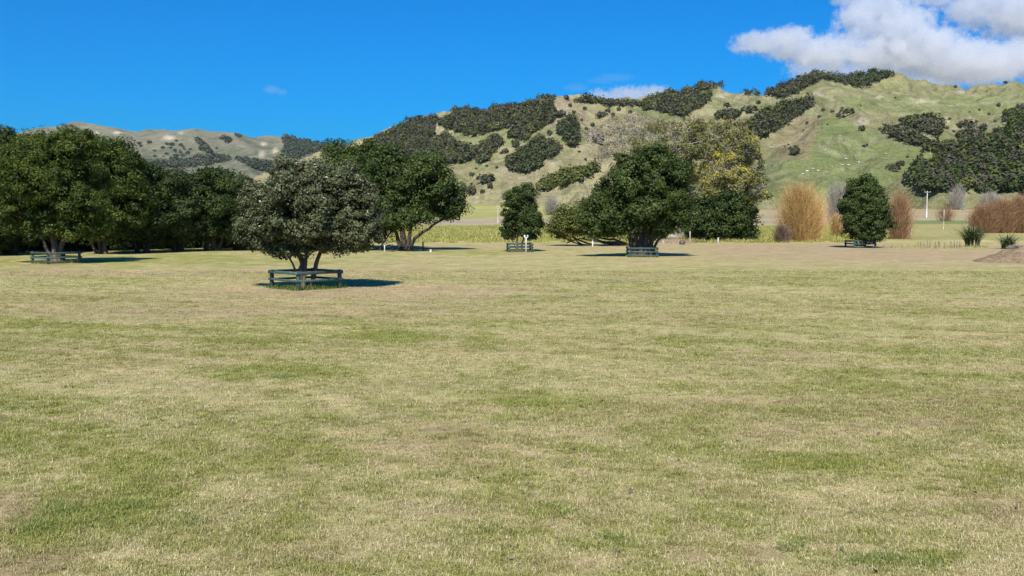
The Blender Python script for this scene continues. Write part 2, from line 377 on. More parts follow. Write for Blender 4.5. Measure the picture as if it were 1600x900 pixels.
# rim ring far away to close the sheet all around (left, right, behind)
extra = []; ef = []
L = [r_ * nu for r_ in range(nd)]; Rr = [r_ * nu + nu - 1 for r_ in range(nd)]
for r_ in range(nd): extra.append([-6000, V[L[r_], 1] - (4 if r_ == 0 else 0), V[L[r_], 2]])
for r_ in range(nd): extra.append([6000, V[Rr[r_], 1], V[Rr[r_], 2]])
for r_ in range(nd - 1):
    ef.append([nv + r_, L[r_], L[r_ + 1], nv + r_ + 1]); ef.append([Rr[r_], nv + nd + r_, nv + nd + r_ + 1, Rr[r_ + 1]])
k0 = nv + 2 * nd
back = [[us[i] * 4.0, -3000, 0] for i in range(nu)] + [[-6000, -3000, 0], [6000, -3000, 0]]
for i in range(nu - 1): ef.append([k0 + i, k0 + i + 1, i + 1, i])
ef.append([k0 + nu, k0, 0, nv]); ef.append([k0 + nu - 1, k0 + nu + 1, nv + nd, nu - 1])
V = np.concatenate([V, np.array(extra), np.array(back)]); V[nv, 1] = V[0, 1]
Fq = np.concatenate([Fq, np.array(ef)])
gcol = ground_col(V[:, 0], V[:, 1])
g_o = link('ground', np_mesh('ground', V, Fq, [M['ground']], True, vattr={'col': gcol}))
tag(g_o, kind='structure')

# ------------------------------------------------------------------ hills
def ridge_height(x, y, ridges, k=4.0, wx=0, wy=0, rnd=14.0):
    X = x + wx; Y = y + wy
    acc = None
    for pts, slope in ridges:
        best = np.full(x.shape, -1e4)
        for (ax, ay, az), (bx, by, bz) in zip(pts[:-1], pts[1:]):
            dx, dy = bx - ax, by - ay; L2 = dx * dx + dy * dy + 1e-9
            tt = np.clip(((X - ax) * dx + (Y - ay) * dy) / L2, 0, 1)
            dist = np.hypot(X - ax - tt * dx, Y - ay - tt * dy)
            hh = az + tt * (bz - az) - slope * (np.sqrt(dist ** 2 + rnd ** 2) - rnd)
            best = np.maximum(best, hh)
        acc = best if acc is None else np.maximum(acc, best) + k * np.log1p(np.exp(-np.abs(acc - best) / k))
    return acc

def RP(*pts): return [tuple(P(*p)) for p in pts]
K = 1.26
def RK(*pts): return RP(*[(a, b_, c * K) for a, b_, c in pts])
MAIN = [
    (RK((430, 275, 1250), (520, 246, 1120), (560, 234, 1060), (604, 216, 1000), (650, 196, 950), (700, 185, 900), (760, 178, 860), (830, 170, 820), (868, 159, 785), (905, 160, 775), (960, 163, 800),
        (1000, 161, 830), (1050, 150, 850), (1110, 140, 880), (1160, 145, 900), (1205, 149, 900), (1240, 138, 880), (1275, 122, 850), (1308, 129, 860), (1340, 126, 900), (1385, 119, 930), (1430, 130, 980),
        (1490, 141, 1000), (1530, 138, 1000), (1570, 136, 980), (1600, 132, 950), (1700, 122, 930), (1900, 105, 900)), 0.42),
    (RK((868, 160, 780), (880, 195, 660), (862, 235, 540), (800, 285, 420), (735, 322, 355)), 0.50),          # spur with the bush gullies on its left
    (RK((705, 184, 890), (700, 212, 790), (668, 245, 680), (650, 290, 560)), 0.50),
    (RK((960, 163, 800), (985, 205, 660), (955, 262, 490), (890, 315, 365)), 0.46),
    (RK((1110, 141, 880), (1105, 178, 760), (1075, 225, 620), (1040, 290, 430), (1000, 318, 350)), 0.46),
    (RK((1275, 123, 845), (1296, 146, 740), (1272, 166, 620), (1262, 205, 500), (1245, 262, 400), (1225, 312, 330)), 0.40),  # near grassy spur
    (RK((1272, 167, 620), (1335, 185, 560), (1405, 210, 500), (1470, 243, 430), (1530, 285, 350)), 0.34),
    (RK((1385, 120, 930), (1420, 152, 820), (1470, 172, 720), (1540, 186, 640), (1600, 196, 590)), 0.36),
    (RK((1720, 140, 760), (1640, 180, 590), (1580, 215, 490), (1520, 262, 400), (1470, 300, 340)), 0.42),
]
FAR = [
    (RP((-300, 235, 3200), (-60, 222, 3050), (60, 207, 2950), (118, 201, 2900), (142, 198, 2900), (200, 204, 2900), (290, 206, 2900), (340, 211, 2950), (400, 216, 3000), (440, 215, 3050), (500, 224, 3150), (560, 238, 3250), (700, 262, 3400)), 0.34),
    (RP((142, 199, 2900), (190, 230, 2550), (240, 262, 2200), (270, 285, 1900)), 0.42),
    (RP((290, 206, 2900), (300, 228, 2600), (270, 255, 2250)), 0.42),
    (RP((340, 212, 2950), (362, 247, 2250), (380, 262, 2000), (420, 290, 1700)), 0.36),
    (RP((440, 215, 3050), (442, 236, 2700), (440, 262, 2300)), 0.40),
    (RP((60, 207, 2950), (70, 240, 2400), (90, 280, 1900)), 0.42),
]
def hill_h(x, y):
    wx = (fbm(x, y, 120, 3, 3) - .5) * 70; wy = (fbm(x, y, 120, 3, 4) - .5) * 70
    h = ridge_height(x, y, MAIN, 4.0, wx, wy)
    rid = 1 - np.abs(fbm(x, y, 70, 4, 8) * 2 - 1)
    return h + (rid - 0.8) * 30 + (1 - np.abs(fbm(x, y, 34, 3, 9) * 2 - 1) - .8) * 7
def far_h(x, y):
    wx = (fbm(x, y, 260, 3, 13) - .5) * 170; wy = (fbm(x, y, 260, 3, 14) - .5) * 170
    h = ridge_height(x, y, FAR, 8.0, wx, wy, 30)
    rid = 1 - np.abs(fbm(x, y, 200, 4, 18) * 2 - 1)
    return h + (rid - 0.8) * 28 + (fbm(x, y, 60, 3, 19) - .5) * 9

class Terrain:
    def __init__(s, hf, us, Ds):
        s.us, s.Ds = us, Ds
        U, DD = np.meshgrid(us, Ds); s.x = U * DD; s.y = DD
        s.z = hf(s.x.ravel(), s.y.ravel()).reshape(U.shape)
        q = s.z; k = 4; lap = np.zeros_like(q)
        lap[k:-k, k:-k] = q[k:-k, k:-k] * 4 - q[:-2 * k, k:-k] - q[2 * k:, k:-k] - q[k:-k, :-2 * k] - q[k:-k, 2 * k:]
        s.conv = np.tanh(lap / (np.std(lap) + 1e-6))
    def sample(s, x, y):
        u = x / y; fu = np.interp(u, s.us, np.arange(len(s.us))); fd = np.interp(y, s.Ds, np.arange(len(s.Ds)))
        iu = np.clip(fu.astype(int), 0, len(s.us) - 2); idd = np.clip(fd.astype(int), 0, len(s.Ds) - 2); a = fu - iu; c = fd - idd
        z = s.z
        return (z[idd, iu] * (1 - a) + z[idd, iu + 1] * a) * (1 - c) + (z[idd + 1, iu] * (1 - a) + z[idd + 1, iu + 1] * a) * c
    def cast(s, px, py, floor=True):
        """first hit of each view line with the terrain; NaN where it meets the sky"""
        u, w = rot_dir(px, py); u = np.atleast_1d(u) + 0 * np.atleast_1d(w); w = np.atleast_1d(w) + 0 * u
        Dl = np.linspace(s.Ds[0], s.Ds[-1], 900); out = np.full((len(u), 3), np.nan)
        for i in range(0, len(u), 2000):
            uu = u[i:i + 2000]; ww = w[i:i + 2000]
            X = uu[:, None] * Dl; Y = np.broadcast_to(Dl, X.shape); Zr = CAM_H + ww[:, None] * Dl
            hit = s.sample(X.ravel(), Y.ravel()).reshape(X.shape) >= Zr
            k_ = hit.argmax(1); ok = hit.any(1)
            D = Dl[k_]; pts = np.stack([uu * D, D, s.sample(uu * D, D)], 1); pts[~ok] = np.nan
            out[i:i + 2000] = pts
        return out
    def build(s, name, mat, colf):
        x, y, z = s.x.ravel(), s.y.ravel(), s.z.ravel()
        gz = ground_z(x, y); nu = len(s.us); nd = len(s.Ds)
        i = (np.arange(nd - 1)[:, None] * nu + np.arange(nu - 1)[None, :]).ravel()
        Fq = np.stack([i, i + 1, i + nu + 1, i + nu], 1)
        low = z < gz - 4; z2 = np.where(low, gz - 4, z)
        Fq = Fq[~low[Fq].all(1)]
        V = np.stack([x, y, z2], 1); used = np.unique(Fq); rm = np.full(len(V), -1); rm[used] = np.arange(len(used))
        V = V[used]; Fq = rm[Fq]
        return link(name, np_mesh(name, V, Fq, [mat], True, vattr={'col': colf(V, s.conv.ravel()[used])}))

main_t = Terrain(hill_h, np.linspace(-0.40, 0.66, 760), np.concatenate([np.linspace(385, 1250, 260), np.linspace(1260, 1800, 30)]))
far_t = Terrain(far_h, np.linspace(-0.75, 0.08, 330), np.linspace(1500, 3700, 150))

SCARS = [(1280, 146, 10, 5), (1347, 190, 13, 8), (1440, 158, 24, 3), (1127, 149, 9, 4), (1517, 187, 8, 4), (1503, 230, 11, 5), (1300, 156, 5, 2), (1375, 152, 5, 2), (1500, 143, 8, 2), (1480, 190, 5, 3), (990, 268, 9, 6),
         (680, 200, 8, 8), (925, 212, 10, 10), (1030, 170, 8, 5), (878, 168, 7, 7), (745, 318, 14, 6)]
FSCARS = [(264, 215, 9, 3), (183, 207, 6, 2), (133, 213, 5, 3), (283, 208, 4, 2), (412, 225, 5, 3), (409, 241, 5, 5), (430, 236, 4, 4), (150, 207, 4, 2), (230, 260, 4, 2)]
def hill_col(V, cv):
    x, y, z = V.T; px, py = project(x, y, z)
    n = fbm(x, y, 45, 5, 201); n2 = fbm(x, y, 12, 4, 205)
    jx = (fbm(x, y, 30, 3, 211) - .5) * 26; jy = (fbm(x, y, 30, 3, 215) - .5) * 16
    olive = np.array([0.240, 0.240, 0.100]); straw = np.array([0.400, 0.335, 0.180]); green = np.array([0.228, 0.250, 0.094]); red = np.array([0.300, 0.215, 0.125])
    c = olive + (straw - olive) * (sstep(0.36, 0.66, n + .16 * cv) * (1 - .6 * sstep(1040, 1240, px)))[:, None]
    def poly(pl, col, amt):
        nonlocal c
        mk = in_poly(px + jx * .5, py + jy * .5, pl) * amt * (0.75 + 0.5 * n2)
        c = c + (np.array(col) - c) * np.clip(mk, 0, 1)[:, None]
    poly([(880, 150), (960, 158), (1010, 190), (1020, 260), (930, 320), (740, 330), (720, 310), (800, 280), (900, 250), (925, 200)], straw, .75)
    poly([(870, 152), (905, 155), (920, 185), (880, 215), (860, 190)], (0.33, 0.25, 0.16), .6)
    poly([(1195, 225), (1225, 195), (1255, 178), (1283, 182), (1286, 228), (1266, 240), (1225, 244)], red, .55)
    poly([(1285, 178), (1340, 196), (1470, 242), (1420, 268), (1350, 305), (1195, 310), (1192, 255), (1266, 246)], green, .95)
    poly([(1100, 160), (1180, 160), (1260, 150), (1240, 165), (1130, 180)], green, .6)
    poly([(1300, 150), (1600, 150), (1600, 175), (1420, 178), (1330, 170)], green, .7)
    poly([(695, 215), (790, 205), (850, 190), (840, 215), (760, 235), (700, 235)], green, .5)
    for cx, cy, rx, ry in SCARS:
        e = ell(px + jx * .4, py + jy * .4, cx, cy, rx, ry, .4) * (0.6 + 0.8 * n2); c = c + (np.array([0.50, 0.415, 0.28]) - c) * np.clip(e, 0, 1)[:, None]
    for ln, cc, hw in (([(1338, 242), (1350, 232), (1372, 214), (1384, 206)], (.36, .33, .20), 1.6), ([(1284, 180), (1284, 205), (1286, 236)], (.17, .18, .075), 1.3), ([(1195, 290), (1250, 276), (1320, 262), (1400, 250)], (.36, .33, .18), 1.2),
                       ([(1290, 165), (1340, 178), (1400, 196), (1450, 205), (1520, 200), (1600, 182)], (.38, .33, .21), 1.4), ([(1300, 140), (1350, 152), (1420, 162), (1500, 165), (1600, 158)], (.36, .32, .19), 1.2), ([(720, 318), (790, 292), (850, 262), (900, 240), (960, 215)], (.47, .39, .25), 1.6), ([(740, 300), (800, 268), (860, 215), (885, 175)], (.45, .37, .24), 1.4), ([(1130, 170), (1190, 160), (1260, 150)], (.40, .34, .21), 1.2)):
        dm = np.full(px.shape, 1e9)
        for (ax, ay), (bx, by) in zip(ln[:-1], ln[1:]):
            tt = np.clip(((px - ax) * (bx - ax) + (py - ay) * (by - ay)) / ((bx - ax) ** 2 + (by - ay) ** 2), 0, 1)
            dm = np.minimum(dm, np.hypot(px + jx * .12 - ax - tt * (bx - ax), py + jy * .2 - ay - tt * (by - ay)))
        c = c + (np.array(cc) - c) * ((1 - sstep(hw * .6, hw * 1.7, dm)) * .75)[:, None]
    tr = sstep(.62, .75, fbm(x / 4, y, 9, 3, 221)); c = c + (np.array([0.42, 0.36, 0.23]) - c) * (tr * .45)[:, None]
    return c * np.array([.80, .82, .86]) * (0.72 + 0.56 * n2)[:, None]
def far_col(V, cv):
    x, y, z = V.T; px, py = project(x, y, z); n = fbm(x, y, 150, 5, 301); n2 = fbm(x, y, 40, 4, 305)
    a = np.array([0.135, 0.142, 0.090]); b2 = np.array([0.205, 0.192, 0.135])
    c = a + (b2 - a) * sstep(.38, .65, n + .14 * cv)[:, None]
    for cx, cy, rx, ry in FSCARS:
        e = ell(px, py, cx, cy, rx, ry, .5); c = c + (np.array([0.52, 0.44, 0.32]) - c) * (e * .9)[:, None]
    return c * (0.78 + 0.44 * n2)[:, None]

def hill_mat(name, s):
    m, t, b = new_mat(name)
    a_ = attr(t, 'col').outputs['Color']; p_ = pos(t)
    n1 = noise(t, 0.12 * s, 8, 0.7, p_); n2 = noise(t, 0.7 * s, 5, 0.7, p_)
    r1 = ramp(t, [(0.32, (0.74, 0.76, 0.68)), (0.5, (1, 1, 1)), (0.68, (1.22, 1.19, 1.19))]); t.links.new(n1, r1.inputs[0])
    r2 = ramp(t, [(0.3, (0.72, 0.72, 0.66)), (0.7, (1.26, 1.24, 1.22))]); t.links.new(n2, r2.inputs[0])
    c_ = mixc(t, a_, r1.outputs[0], 1.0, 'MULTIPLY'); c_ = mixc(t, c_, r2.outputs[0], 1.0, 'MULTIPLY')
    t.links.new(c_, b.inputs['Base Color']); b.inputs['Roughness'].default_value = 0.95; b.inputs['Specular IOR Level'].default_value = 0.1
    sx = N(t, 'ShaderNodeSeparateXYZ'); t.links.new(p_, sx.inputs[0])
    mz = N(t, 'ShaderNodeMath', operation='MULTIPLY_ADD'); t.links.new(n1, mz.inputs[0]); mz.inputs[1].default_value = 14.0 / s; t.links.new(sx.outputs[2], mz.inputs[2])
    sn = N(t, 'ShaderNodeMath', operation='SINE'); m3 = N(t, 'ShaderNodeMath', operation='MULTIPLY'); t.links.new(mz.outputs[0], m3.inputs[0]); m3.inputs[1].default_value = 2.2 * s; t.links.new(m3.outputs[0], sn.inputs[0])
    ad = N(t, 'ShaderNodeMath', operation='MULTIPLY_ADD'); t.links.new(sn.outputs[0], ad.inputs[0]); ad.inputs[1].default_value = 0.007; t.links.new(n1, ad.inputs[2])
    bump(t, b, ad.outputs[0], 1.0, 5.0 / s)
    return m
tag(main_t.build('hill', hill_mat('hill_grass', 1.0), hill_col), kind='structure')
tag(far_t.build('distant_hill', hill_mat('distant_hill_grass', 0.4), far_col), kind='structure')

# ------------------------------------------------------------------ foliage tools
def leaf_quads(C, Nn, size, rng, aspect=0.55):
    """one folded rhombus per leaf"""
    n = len(C); Nn = Nn / (np.linalg.norm(Nn, axis=1)[:, None] + 1e-9)
    rv = rng.normal(size=(n, 3)); T = np.cross(Nn, rv); T /= np.linalg.norm(T, axis=1)[:, None] + 1e-9
    B = np.cross(Nn, T); s = size[:, None]
    V = np.stack([C - T * s, C + B * s * aspect + Nn * s * .18, C + T * s, C - B * s * aspect + Nn * s * .18], 1).reshape(-1, 3)
    return V, np.arange(n * 4).reshape(-1, 4)

def unit(rng, n):
    v = rng.normal(size=(n, 3)); return v / np.linalg.norm(v, axis=1)[:, None]

def crown_leaves(rng, lobes, n_clump, clump_r, n_leaf, leaf, shell=(0.70, 1.03), flat=0.75, up=0.45, tone=(0.25, 0.75), fill=0.12, tonefn=None, subs=12, subr=(.2, .44)):
    lobes = np.asarray(lobes, float)
    if subs:
        ex = []
        for L in lobes:
            dv = unit(rng, subs); dv[:, 2] = np.where(dv[:, 2] < -.75, -dv[:, 2], dv[:, 2])
            for v in dv:
                k_ = subr[0] + (subr[1] - subr[0]) * rng.random(); q_ = .72 + .28 * rng.random()
                rm = (L[3] + L[4] + L[5]) / 3 * .35 * k_
                ex.append([*(L[:3] + v * L[3:] * q_), L[3] * k_ * .65 + rm, L[4] * k_ * .65 + rm, L[5] * k_ * .65 + rm])
        core = lobes.copy(); core[:, 3:] *= .90
        lobes = np.concatenate([core, np.array(ex)])
    area = (lobes[:, 3] * lobes[:, 4] + lobes[:, 4] * lobes[:, 5] + lobes[:, 3] * lobes[:, 5])
    pick = rng.choice(len(lobes), int(n_clump * 1.8), p=area / area.sum())
    dirs = unit(rng, len(pick)); rr = shell[0] + (shell[1] - shell[0]) * rng.random(len(pick)) ** 0.7
    c = lobes[pick, :3] + dirs * lobes[pick, 3:] * rr[:, None]
    keep = np.ones(len(c), bool)
    for i, L in enumerate(lobes):
        q = np.sqrt((((c - L[:3]) / L[3:]) ** 2).sum(1)); keep &= ~((q < 0.62) & (pick != i))
    keep &= c[:, 2] > 0.25
    c = c[keep][:n_clump]; pk = pick[keep][:n_clump]
    crs = clump_r * (0.55 + 0.9 * rng.random(len(c)))
    out = (c - lobes[pk, :3]) / lobes[pk, 3:]; out /= np.linalg.norm(out, axis=1)[:, None] + 1e-9
    lt = rng.random(len(lobes))
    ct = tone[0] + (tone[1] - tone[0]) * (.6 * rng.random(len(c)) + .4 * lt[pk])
    k = np.repeat(np.arange(len(c)), n_leaf)
    dl = unit(rng, len(k)); rl = (0.35 + 0.65 * rng.random(len(k)) ** 0.5)
    dl2 = dl.copy(); dl2[:, 2] *= flat
    p = c[k] + dl2 * (rl * crs[k])[:, None]
    nn = dl * 0.7 + out[k] * 0.5 + np.array([0, 0, up]) + rng.normal(size=dl.shape) * 0.45
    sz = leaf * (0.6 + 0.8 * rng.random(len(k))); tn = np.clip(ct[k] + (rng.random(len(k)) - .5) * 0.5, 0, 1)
    nf = int(fill * len(k))  # inner fill leaves, coloured dark, block light so the crown core looks shaded
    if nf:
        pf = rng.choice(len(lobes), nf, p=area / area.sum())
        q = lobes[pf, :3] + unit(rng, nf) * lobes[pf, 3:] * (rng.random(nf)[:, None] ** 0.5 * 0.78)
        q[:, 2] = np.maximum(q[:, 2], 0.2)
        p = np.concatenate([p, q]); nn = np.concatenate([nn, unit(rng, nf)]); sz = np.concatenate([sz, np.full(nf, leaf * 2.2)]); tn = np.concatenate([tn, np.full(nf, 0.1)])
    if tonefn is not None: tn = tonefn(p, tn, rng)
    V, Fq = leaf_quads(p, nn, sz, rng)
    return V, Fq, tn, c, crs

def bez(a, b_, bend, n=6):
    a = np.asarray(a, float); b_ = np.asarray(b_, float); tt = np.linspace(0, 1, n)[:, None]
    m_ = (a + b_) / 2 + np.asarray(bend, float)
    return a * (1 - tt) ** 2 + 2 * m_ * tt * (1 - tt) + b_ * tt ** 2

def px_lobes(base, D, lobes):
    """lobes given as frame position, half sizes in px and depth offset in m -> metres relative to the base"""
    s = D / F_PX; out = []
    for L in lobes:
        dy = L[4] if len(L) > 4 else 0.0; ry = L[5] if len(L) > 5 else min(L[2], L[3] * 1.4) * s
        p = P(L[0], L[1], D + dy) - base
        out.append((p[0], p[1], p[2], L[2] * s, ry, L[3] * s))
    return out

def stand(px, D):
    """point on the ground at a depth behind the lawn"""
    x = (px - 800) / F_PX * D
    return np.array([x, D, float(ground_z(np.array([x]), np.array([D]))[0])])

def make_tree(name, label, base_px, lobes, mat, bark, stems, seed, n_clump=260, clump_r=0.45, n_leaf=90, leaf=0.07, group=None, limb_r=0.07, n_limb=26, cat='tree', **kw):
    """stems: list of (frame positions with depth offset, start radius, end radius)"""
    rng = np.random.default_rng(seed)
    base = at(*base_px) if base_px[1] is not None else stand(base_px[0], base_px[2])
    D = base[1]
    root = empty(name, base); tag(root, label, cat, group)
    lb = px_lobes(base, D, lobes)
    V, Fq, tn, cl, cr = crown_leaves(rng, lb, n_clump, clump_r, n_leaf, leaf, **kw)
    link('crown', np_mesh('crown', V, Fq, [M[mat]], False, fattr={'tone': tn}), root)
    tb = MB(); tips = []
    for pts, r0, r1 in stems:
        pts = np.array([P(q_[0], q_[1], D + (q_[2] if len(q_) > 2 else 0)) - base for q_ in pts])
        pts[0, 2] = min(pts[0, 2], 0.0)
        # resample along the stem
        seg = np.r_[0, np.cumsum(np.linalg.norm(np.diff(pts, axis=0), axis=1))]; tt = np.linspace(0, seg[-1], max(6, len(pts) * 3))
        q = np.stack([np.interp(tt, seg, pts[:, i]) for i in range(3)], 1)
        q[1:-1] += rng.normal(size=q[1:-1].shape) * r0 * 0.18
        rad = r0 + (r1 - r0) * (tt / tt[-1]) ** 0.8; rad[0] *= 1.35; q[0, 2] -= 0.15
        tb.tube(q, rad, 10, True, 0.08, rng); tips.append((q[-1], r1)); tips.append((q[len(q) * 2 // 3], r1 * 1.2))
    lm = tb; order = rng.permutation(len(cl))[:n_limb]
    for i in order:
        dd = [np.linalg.norm(cl[i] - tp[0]) for tp in tips]; tp, tr = tips[int(np.argmin(dd))]
        L_ = min(dd)
        q = bez(tp, cl[i], rng.normal(size=3) * L_ * 0.12 + np.array([0, 0, 0.05 * L_]), 6)
        r0 = min(tr, limb_r * (0.6 + 0.8 * rng.random()))
        lm.tube(q, np.linspace(r0, r0 * 0.3, 6), 6, True)
    lm.build('trunk', M[bark], root, True)
    return root

# ------------------------------------------------------------------ woods and shrubs on the hills
M['brown_bush'] = leaf_mat('leaf_brown_bush', [(0.0, (0.050, 0.046, 0.030)), (0.5, (0.082, 0.074, 0.050)), (1.0, (0.130, 0.116, 0.082))], 0.1, 0.6, 0.2)
def poly_points(rng, poly, sp, T):
    a = np.array(poly, float); x0, y0 = a.min(0); x1, y1 = a.max(0)
    gx, gy = np.meshgrid(np.arange(x0, x1 + sp, sp), np.arange(y0, y1 + sp, sp * 0.62))
    gx = gx.ravel() + (rng.random(gx.size) - .5) * sp * 1.1; gy = gy.ravel() + (rng.random(gy.size) - .5) * sp * 0.7
    k = in_poly(gx + (fbm(gx, gy, 7, 2, 5) - .5) * 7, gy + (fbm(gx, gy, 7, 2, 6) - .5) * 5, poly) ; pts = T.cast(gx[k], gy[k]); return pts[~np.isnan(pts[:, 0])]

def blob_mesh(name, rng, pts, rad, hgt, n_leaf, mat, leaf=0.36, mix=None):
    n = len(pts); k = np.repeat(np.arange(n), n_leaf)
    dl = unit(rng, len(k)); dl[:, 2] = np.abs(dl[:, 2]) * 1.0 - 0.25 * (rng.random(len(k)) < .3)
    rr = 0.62 + 0.38 * rng.random(len(k)) ** .6
    lump = 1 + 0.22 * np.sin(dl[:, 0] * 5 + k * 1.7) * np.cos(dl[:, 1] * 4 + k * 2.3)
    p = pts[k] + np.stack([dl[:, 0] * rad[k], dl[:, 1] * rad[k], dl[:, 2] * hgt[k] * .62 + hgt[k] * .36], 1) * (rr * lump)[:, None]
    nn = dl + np.array([0, 0, .3]) + rng.normal(size=dl.shape) * .45
    sz = rad[k] * leaf * (.6 + .8 * rng.random(len(k)))
    tone = np.clip((rng.random(n) * .5 + .2)[k] + (rng.random(len(k)) - .5) * .4, 0, 1)
    V, Fq = leaf_quads(p, nn, sz, rng, 0.75)
    if mix is None: return np_mesh(name, V, Fq, [M[mat]], False, fattr={'tone': tone})
    mi = rng.choice(len(mix) + 1, n, p=[1 - .2 * len(mix)] + [.2] * len(mix))
    return np_mesh(name, V, Fq, [M[mat]] + [M[q_] for q_ in mix], False, fattr={'tone': tone}, fmat=mi[k])

WOODS = [  # outline in the frame, spacing, tree radius, height, material, label
    ([(573, 225), (604, 208), (641, 188), (686, 185), (676, 206), (670, 222), (698, 212), (705, 228), (738, 236), (742, 250), (722, 256), (690, 256), (640, 262), (580, 250)], 5.0, 3.3, 5.5, 'hill_bush', 'dark native bush covering the left shoulder of the main hill'),
    ([(688, 198), (705, 182), (708, 174), (749, 170), (796, 169), (837, 163), (864, 153), (870, 155), (857, 164), (864, 178), (869, 188), (850, 201), (833, 208), (827, 222), (816, 218), (796, 218), (796, 208), (810, 195), (793, 201), (769, 208), (742, 215), (719, 208), (695, 203)], 5.0, 3.3, 5.5, 'hill_bush', 'long band of dark bush below the crest left of centre'),
    ([(744, 235), (776, 218), (781, 225), (776, 235), (756, 255), (744, 255)], 4.6, 3.0, 5, 'hill_bush', 'square clump of bush halfway down the left slope'),
    ([(793, 259), (847, 217), (850, 220), (837, 232), (845, 249), (843, 262), (820, 274), (796, 265)], 4.4, 2.6, 5, 'pine', 'dark green wedge of trees low on the left slope'),
    ([(840, 238), (857, 225), (864, 222), (860, 228), (847, 240)], 4.0, 2.4, 4, 'hill_bush', 'thin diagonal strip of bush above the dark green wedge'),
    ([(849, 247), (864, 232), (877, 230), (874, 238), (857, 250)], 4.0, 2.4, 4, 'hill_bush', 'short strip of bush right of the dark green wedge'),
    ([(872, 205), (887, 188), (894, 191), (904, 198), (903, 211), (904, 225), (892, 238), (881, 225), (886, 217), (870, 211)], 4.2, 2.5, 8, 'pine', 'stand of dark pines on the slope below the crest knob'),
    ([(897, 159), (930, 160), (960, 162), (1000, 164), (1002, 167), (960, 166), (900, 162)], 5.0, 3.2, 6, 'hill_bush', 'thin line of trees along the saddle of the crest'),
    ([(1000, 168), (1019, 158), (1061, 141), (1086, 134), (1120, 136), (1118, 141), (1081, 143), (1086, 149), (1110, 150), (1112, 157), (1086, 175), (1069, 183), (1036, 179), (1027, 174), (1005, 173)], 5.0, 3.4, 6, 'hill_bush', 'wide dark wood on the crest above the old yellowing tree'),
    ([(1124, 137), (1161, 139), (1212, 145), (1215, 151), (1178, 150), (1124, 142)], 5.0, 3.2, 6, 'hill_bush', 'narrow row of trees on the skyline left of the highest wood'),
    ([(1212, 152), (1215, 146), (1235, 135), (1262, 119), (1279, 116), (1296, 118), (1310, 125), (1308, 130), (1283, 125), (1262, 137), (1246, 147), (1229, 153)], 4.8, 3.4, 7, 'hill_bush', 'dark wood wrapped over the rounded summit'),
    ([(1311, 130), (1316, 126), (1354, 119), (1364, 117), (1387, 118), (1389, 122), (1370, 128), (1350, 139), (1330, 137)], 4.8, 3.4, 7, 'pine', 'dark wood right of the rounded summit below the bare top'),
    ([(1171, 198), (1188, 184), (1202, 175), (1212, 182), (1222, 171), (1249, 165), (1262, 161), (1270, 165), (1249, 183), (1219, 200), (1195, 217), (1185, 218), (1176, 206)], 5.0, 2.9, 6.5, 'hill_bush', 'diagonal belt of dark trees along the grassy spur'),
    ([(1117, 185), (1138, 176), (1153, 178), (1151, 186), (1130, 188)], 5.0, 3.0, 5, 'hill_bush', 'small low thicket above the old yellowing tree'),
    ([(1411, 195), (1418, 188), (1448, 190), (1470, 197), (1468, 208), (1458, 213), (1431, 205)], 5.0, 2.8, 4.5, 'hill_bush', 'oval thicket on the right hand slope'),
    ([(1384, 210), (1397, 208), (1431, 217), (1465, 230), (1495, 234), (1495, 250), (1475, 244), (1438, 230), (1397, 217)], 5.2, 2.5, 4, 'hill_bush', 'long thin strip of scrub running down to the right hand wood'),
    ([(1499, 217), (1512, 210), (1543, 217), (1532, 229), (1505, 227)], 5.0, 2.6, 4, 'hill_bush', 'patch of scrub above the right hand wood'),
    ([(837, 297), (845, 288), (870, 285), (880, 275), (905, 268), (925, 262), (932, 272), (905, 285), (880, 296), (860, 298), (842, 301)], 6.0, 2.4, 4.5, 'sprawl', 'belt of lighter green shrubs at the foot of the main hill'),
    ([(905, 215), (960, 185), (990, 180), (1040, 190), (1010, 225), (960, 245), (930, 262), (940, 235)], 6.5, 3.2, 3.8, 'grey_shrub', 'thin grey leafless scrub on the dry slope in the middle'),
    ([(1120, 160), (1150, 148), (1185, 155), (1175, 170), (1140, 176)], 9.0, 2.4, 5.5, 'grey_shrub', 'grey leafless saplings under the skyline row'),
]
for q, (poly, sp, rd, hg, mt, lab) in enumerate(WOODS):
    rng = np.random.default_rng(500 + q); pts = poly_points(rng, poly, sp * (.86 if mt != 'grey_shrub' else 1), main_t)
    if not len(pts): continue
    sc = .6 + .75 * rng.random(len(pts)) ** 1.3
    o = link('hillside_wood', blob_mesh('hillside_wood', rng, pts, rd * 1.22 * sc, hg * sc * (.8 + .5 * rng.random(len(pts))), 80 if mt != 'grey_shrub' else 26, mt, 0.22 if mt != 'grey_shrub' else .13, ['pine', 'brown_bush', 'sprawl'] if mt == 'hill_bush' else ['hill_bush'] if mt == 'pine' else None)); tag(o, lab, 'wood', None, 'stuff')
rng = np.random.default_rng(777)
NEARWOOD = [(1465, 236), (1499, 236), (1529, 238), (1549, 221), (1583, 208), (1566, 184), (1580, 176), (1600, 176), (1680, 165), (1680, 318), (1600, 302), (1500, 304), (1440, 302), (1418, 290), (1435, 264), (1460, 252)]
pts = poly_points(rng, NEARWOOD, 9.0, main_t); sc = .7 + .7 * rng.random(len(pts))
tag(link('hillside_wood', blob_mesh('hillside_wood', rng, pts, 3.0 * sc, 5.5 * sc, 150, 'pine', 0.22, ['mid_tree', 'sprawl', 'brown_bush'])), 'thick green wood filling the foot of the hill at the right edge', 'wood', None, 'stuff')

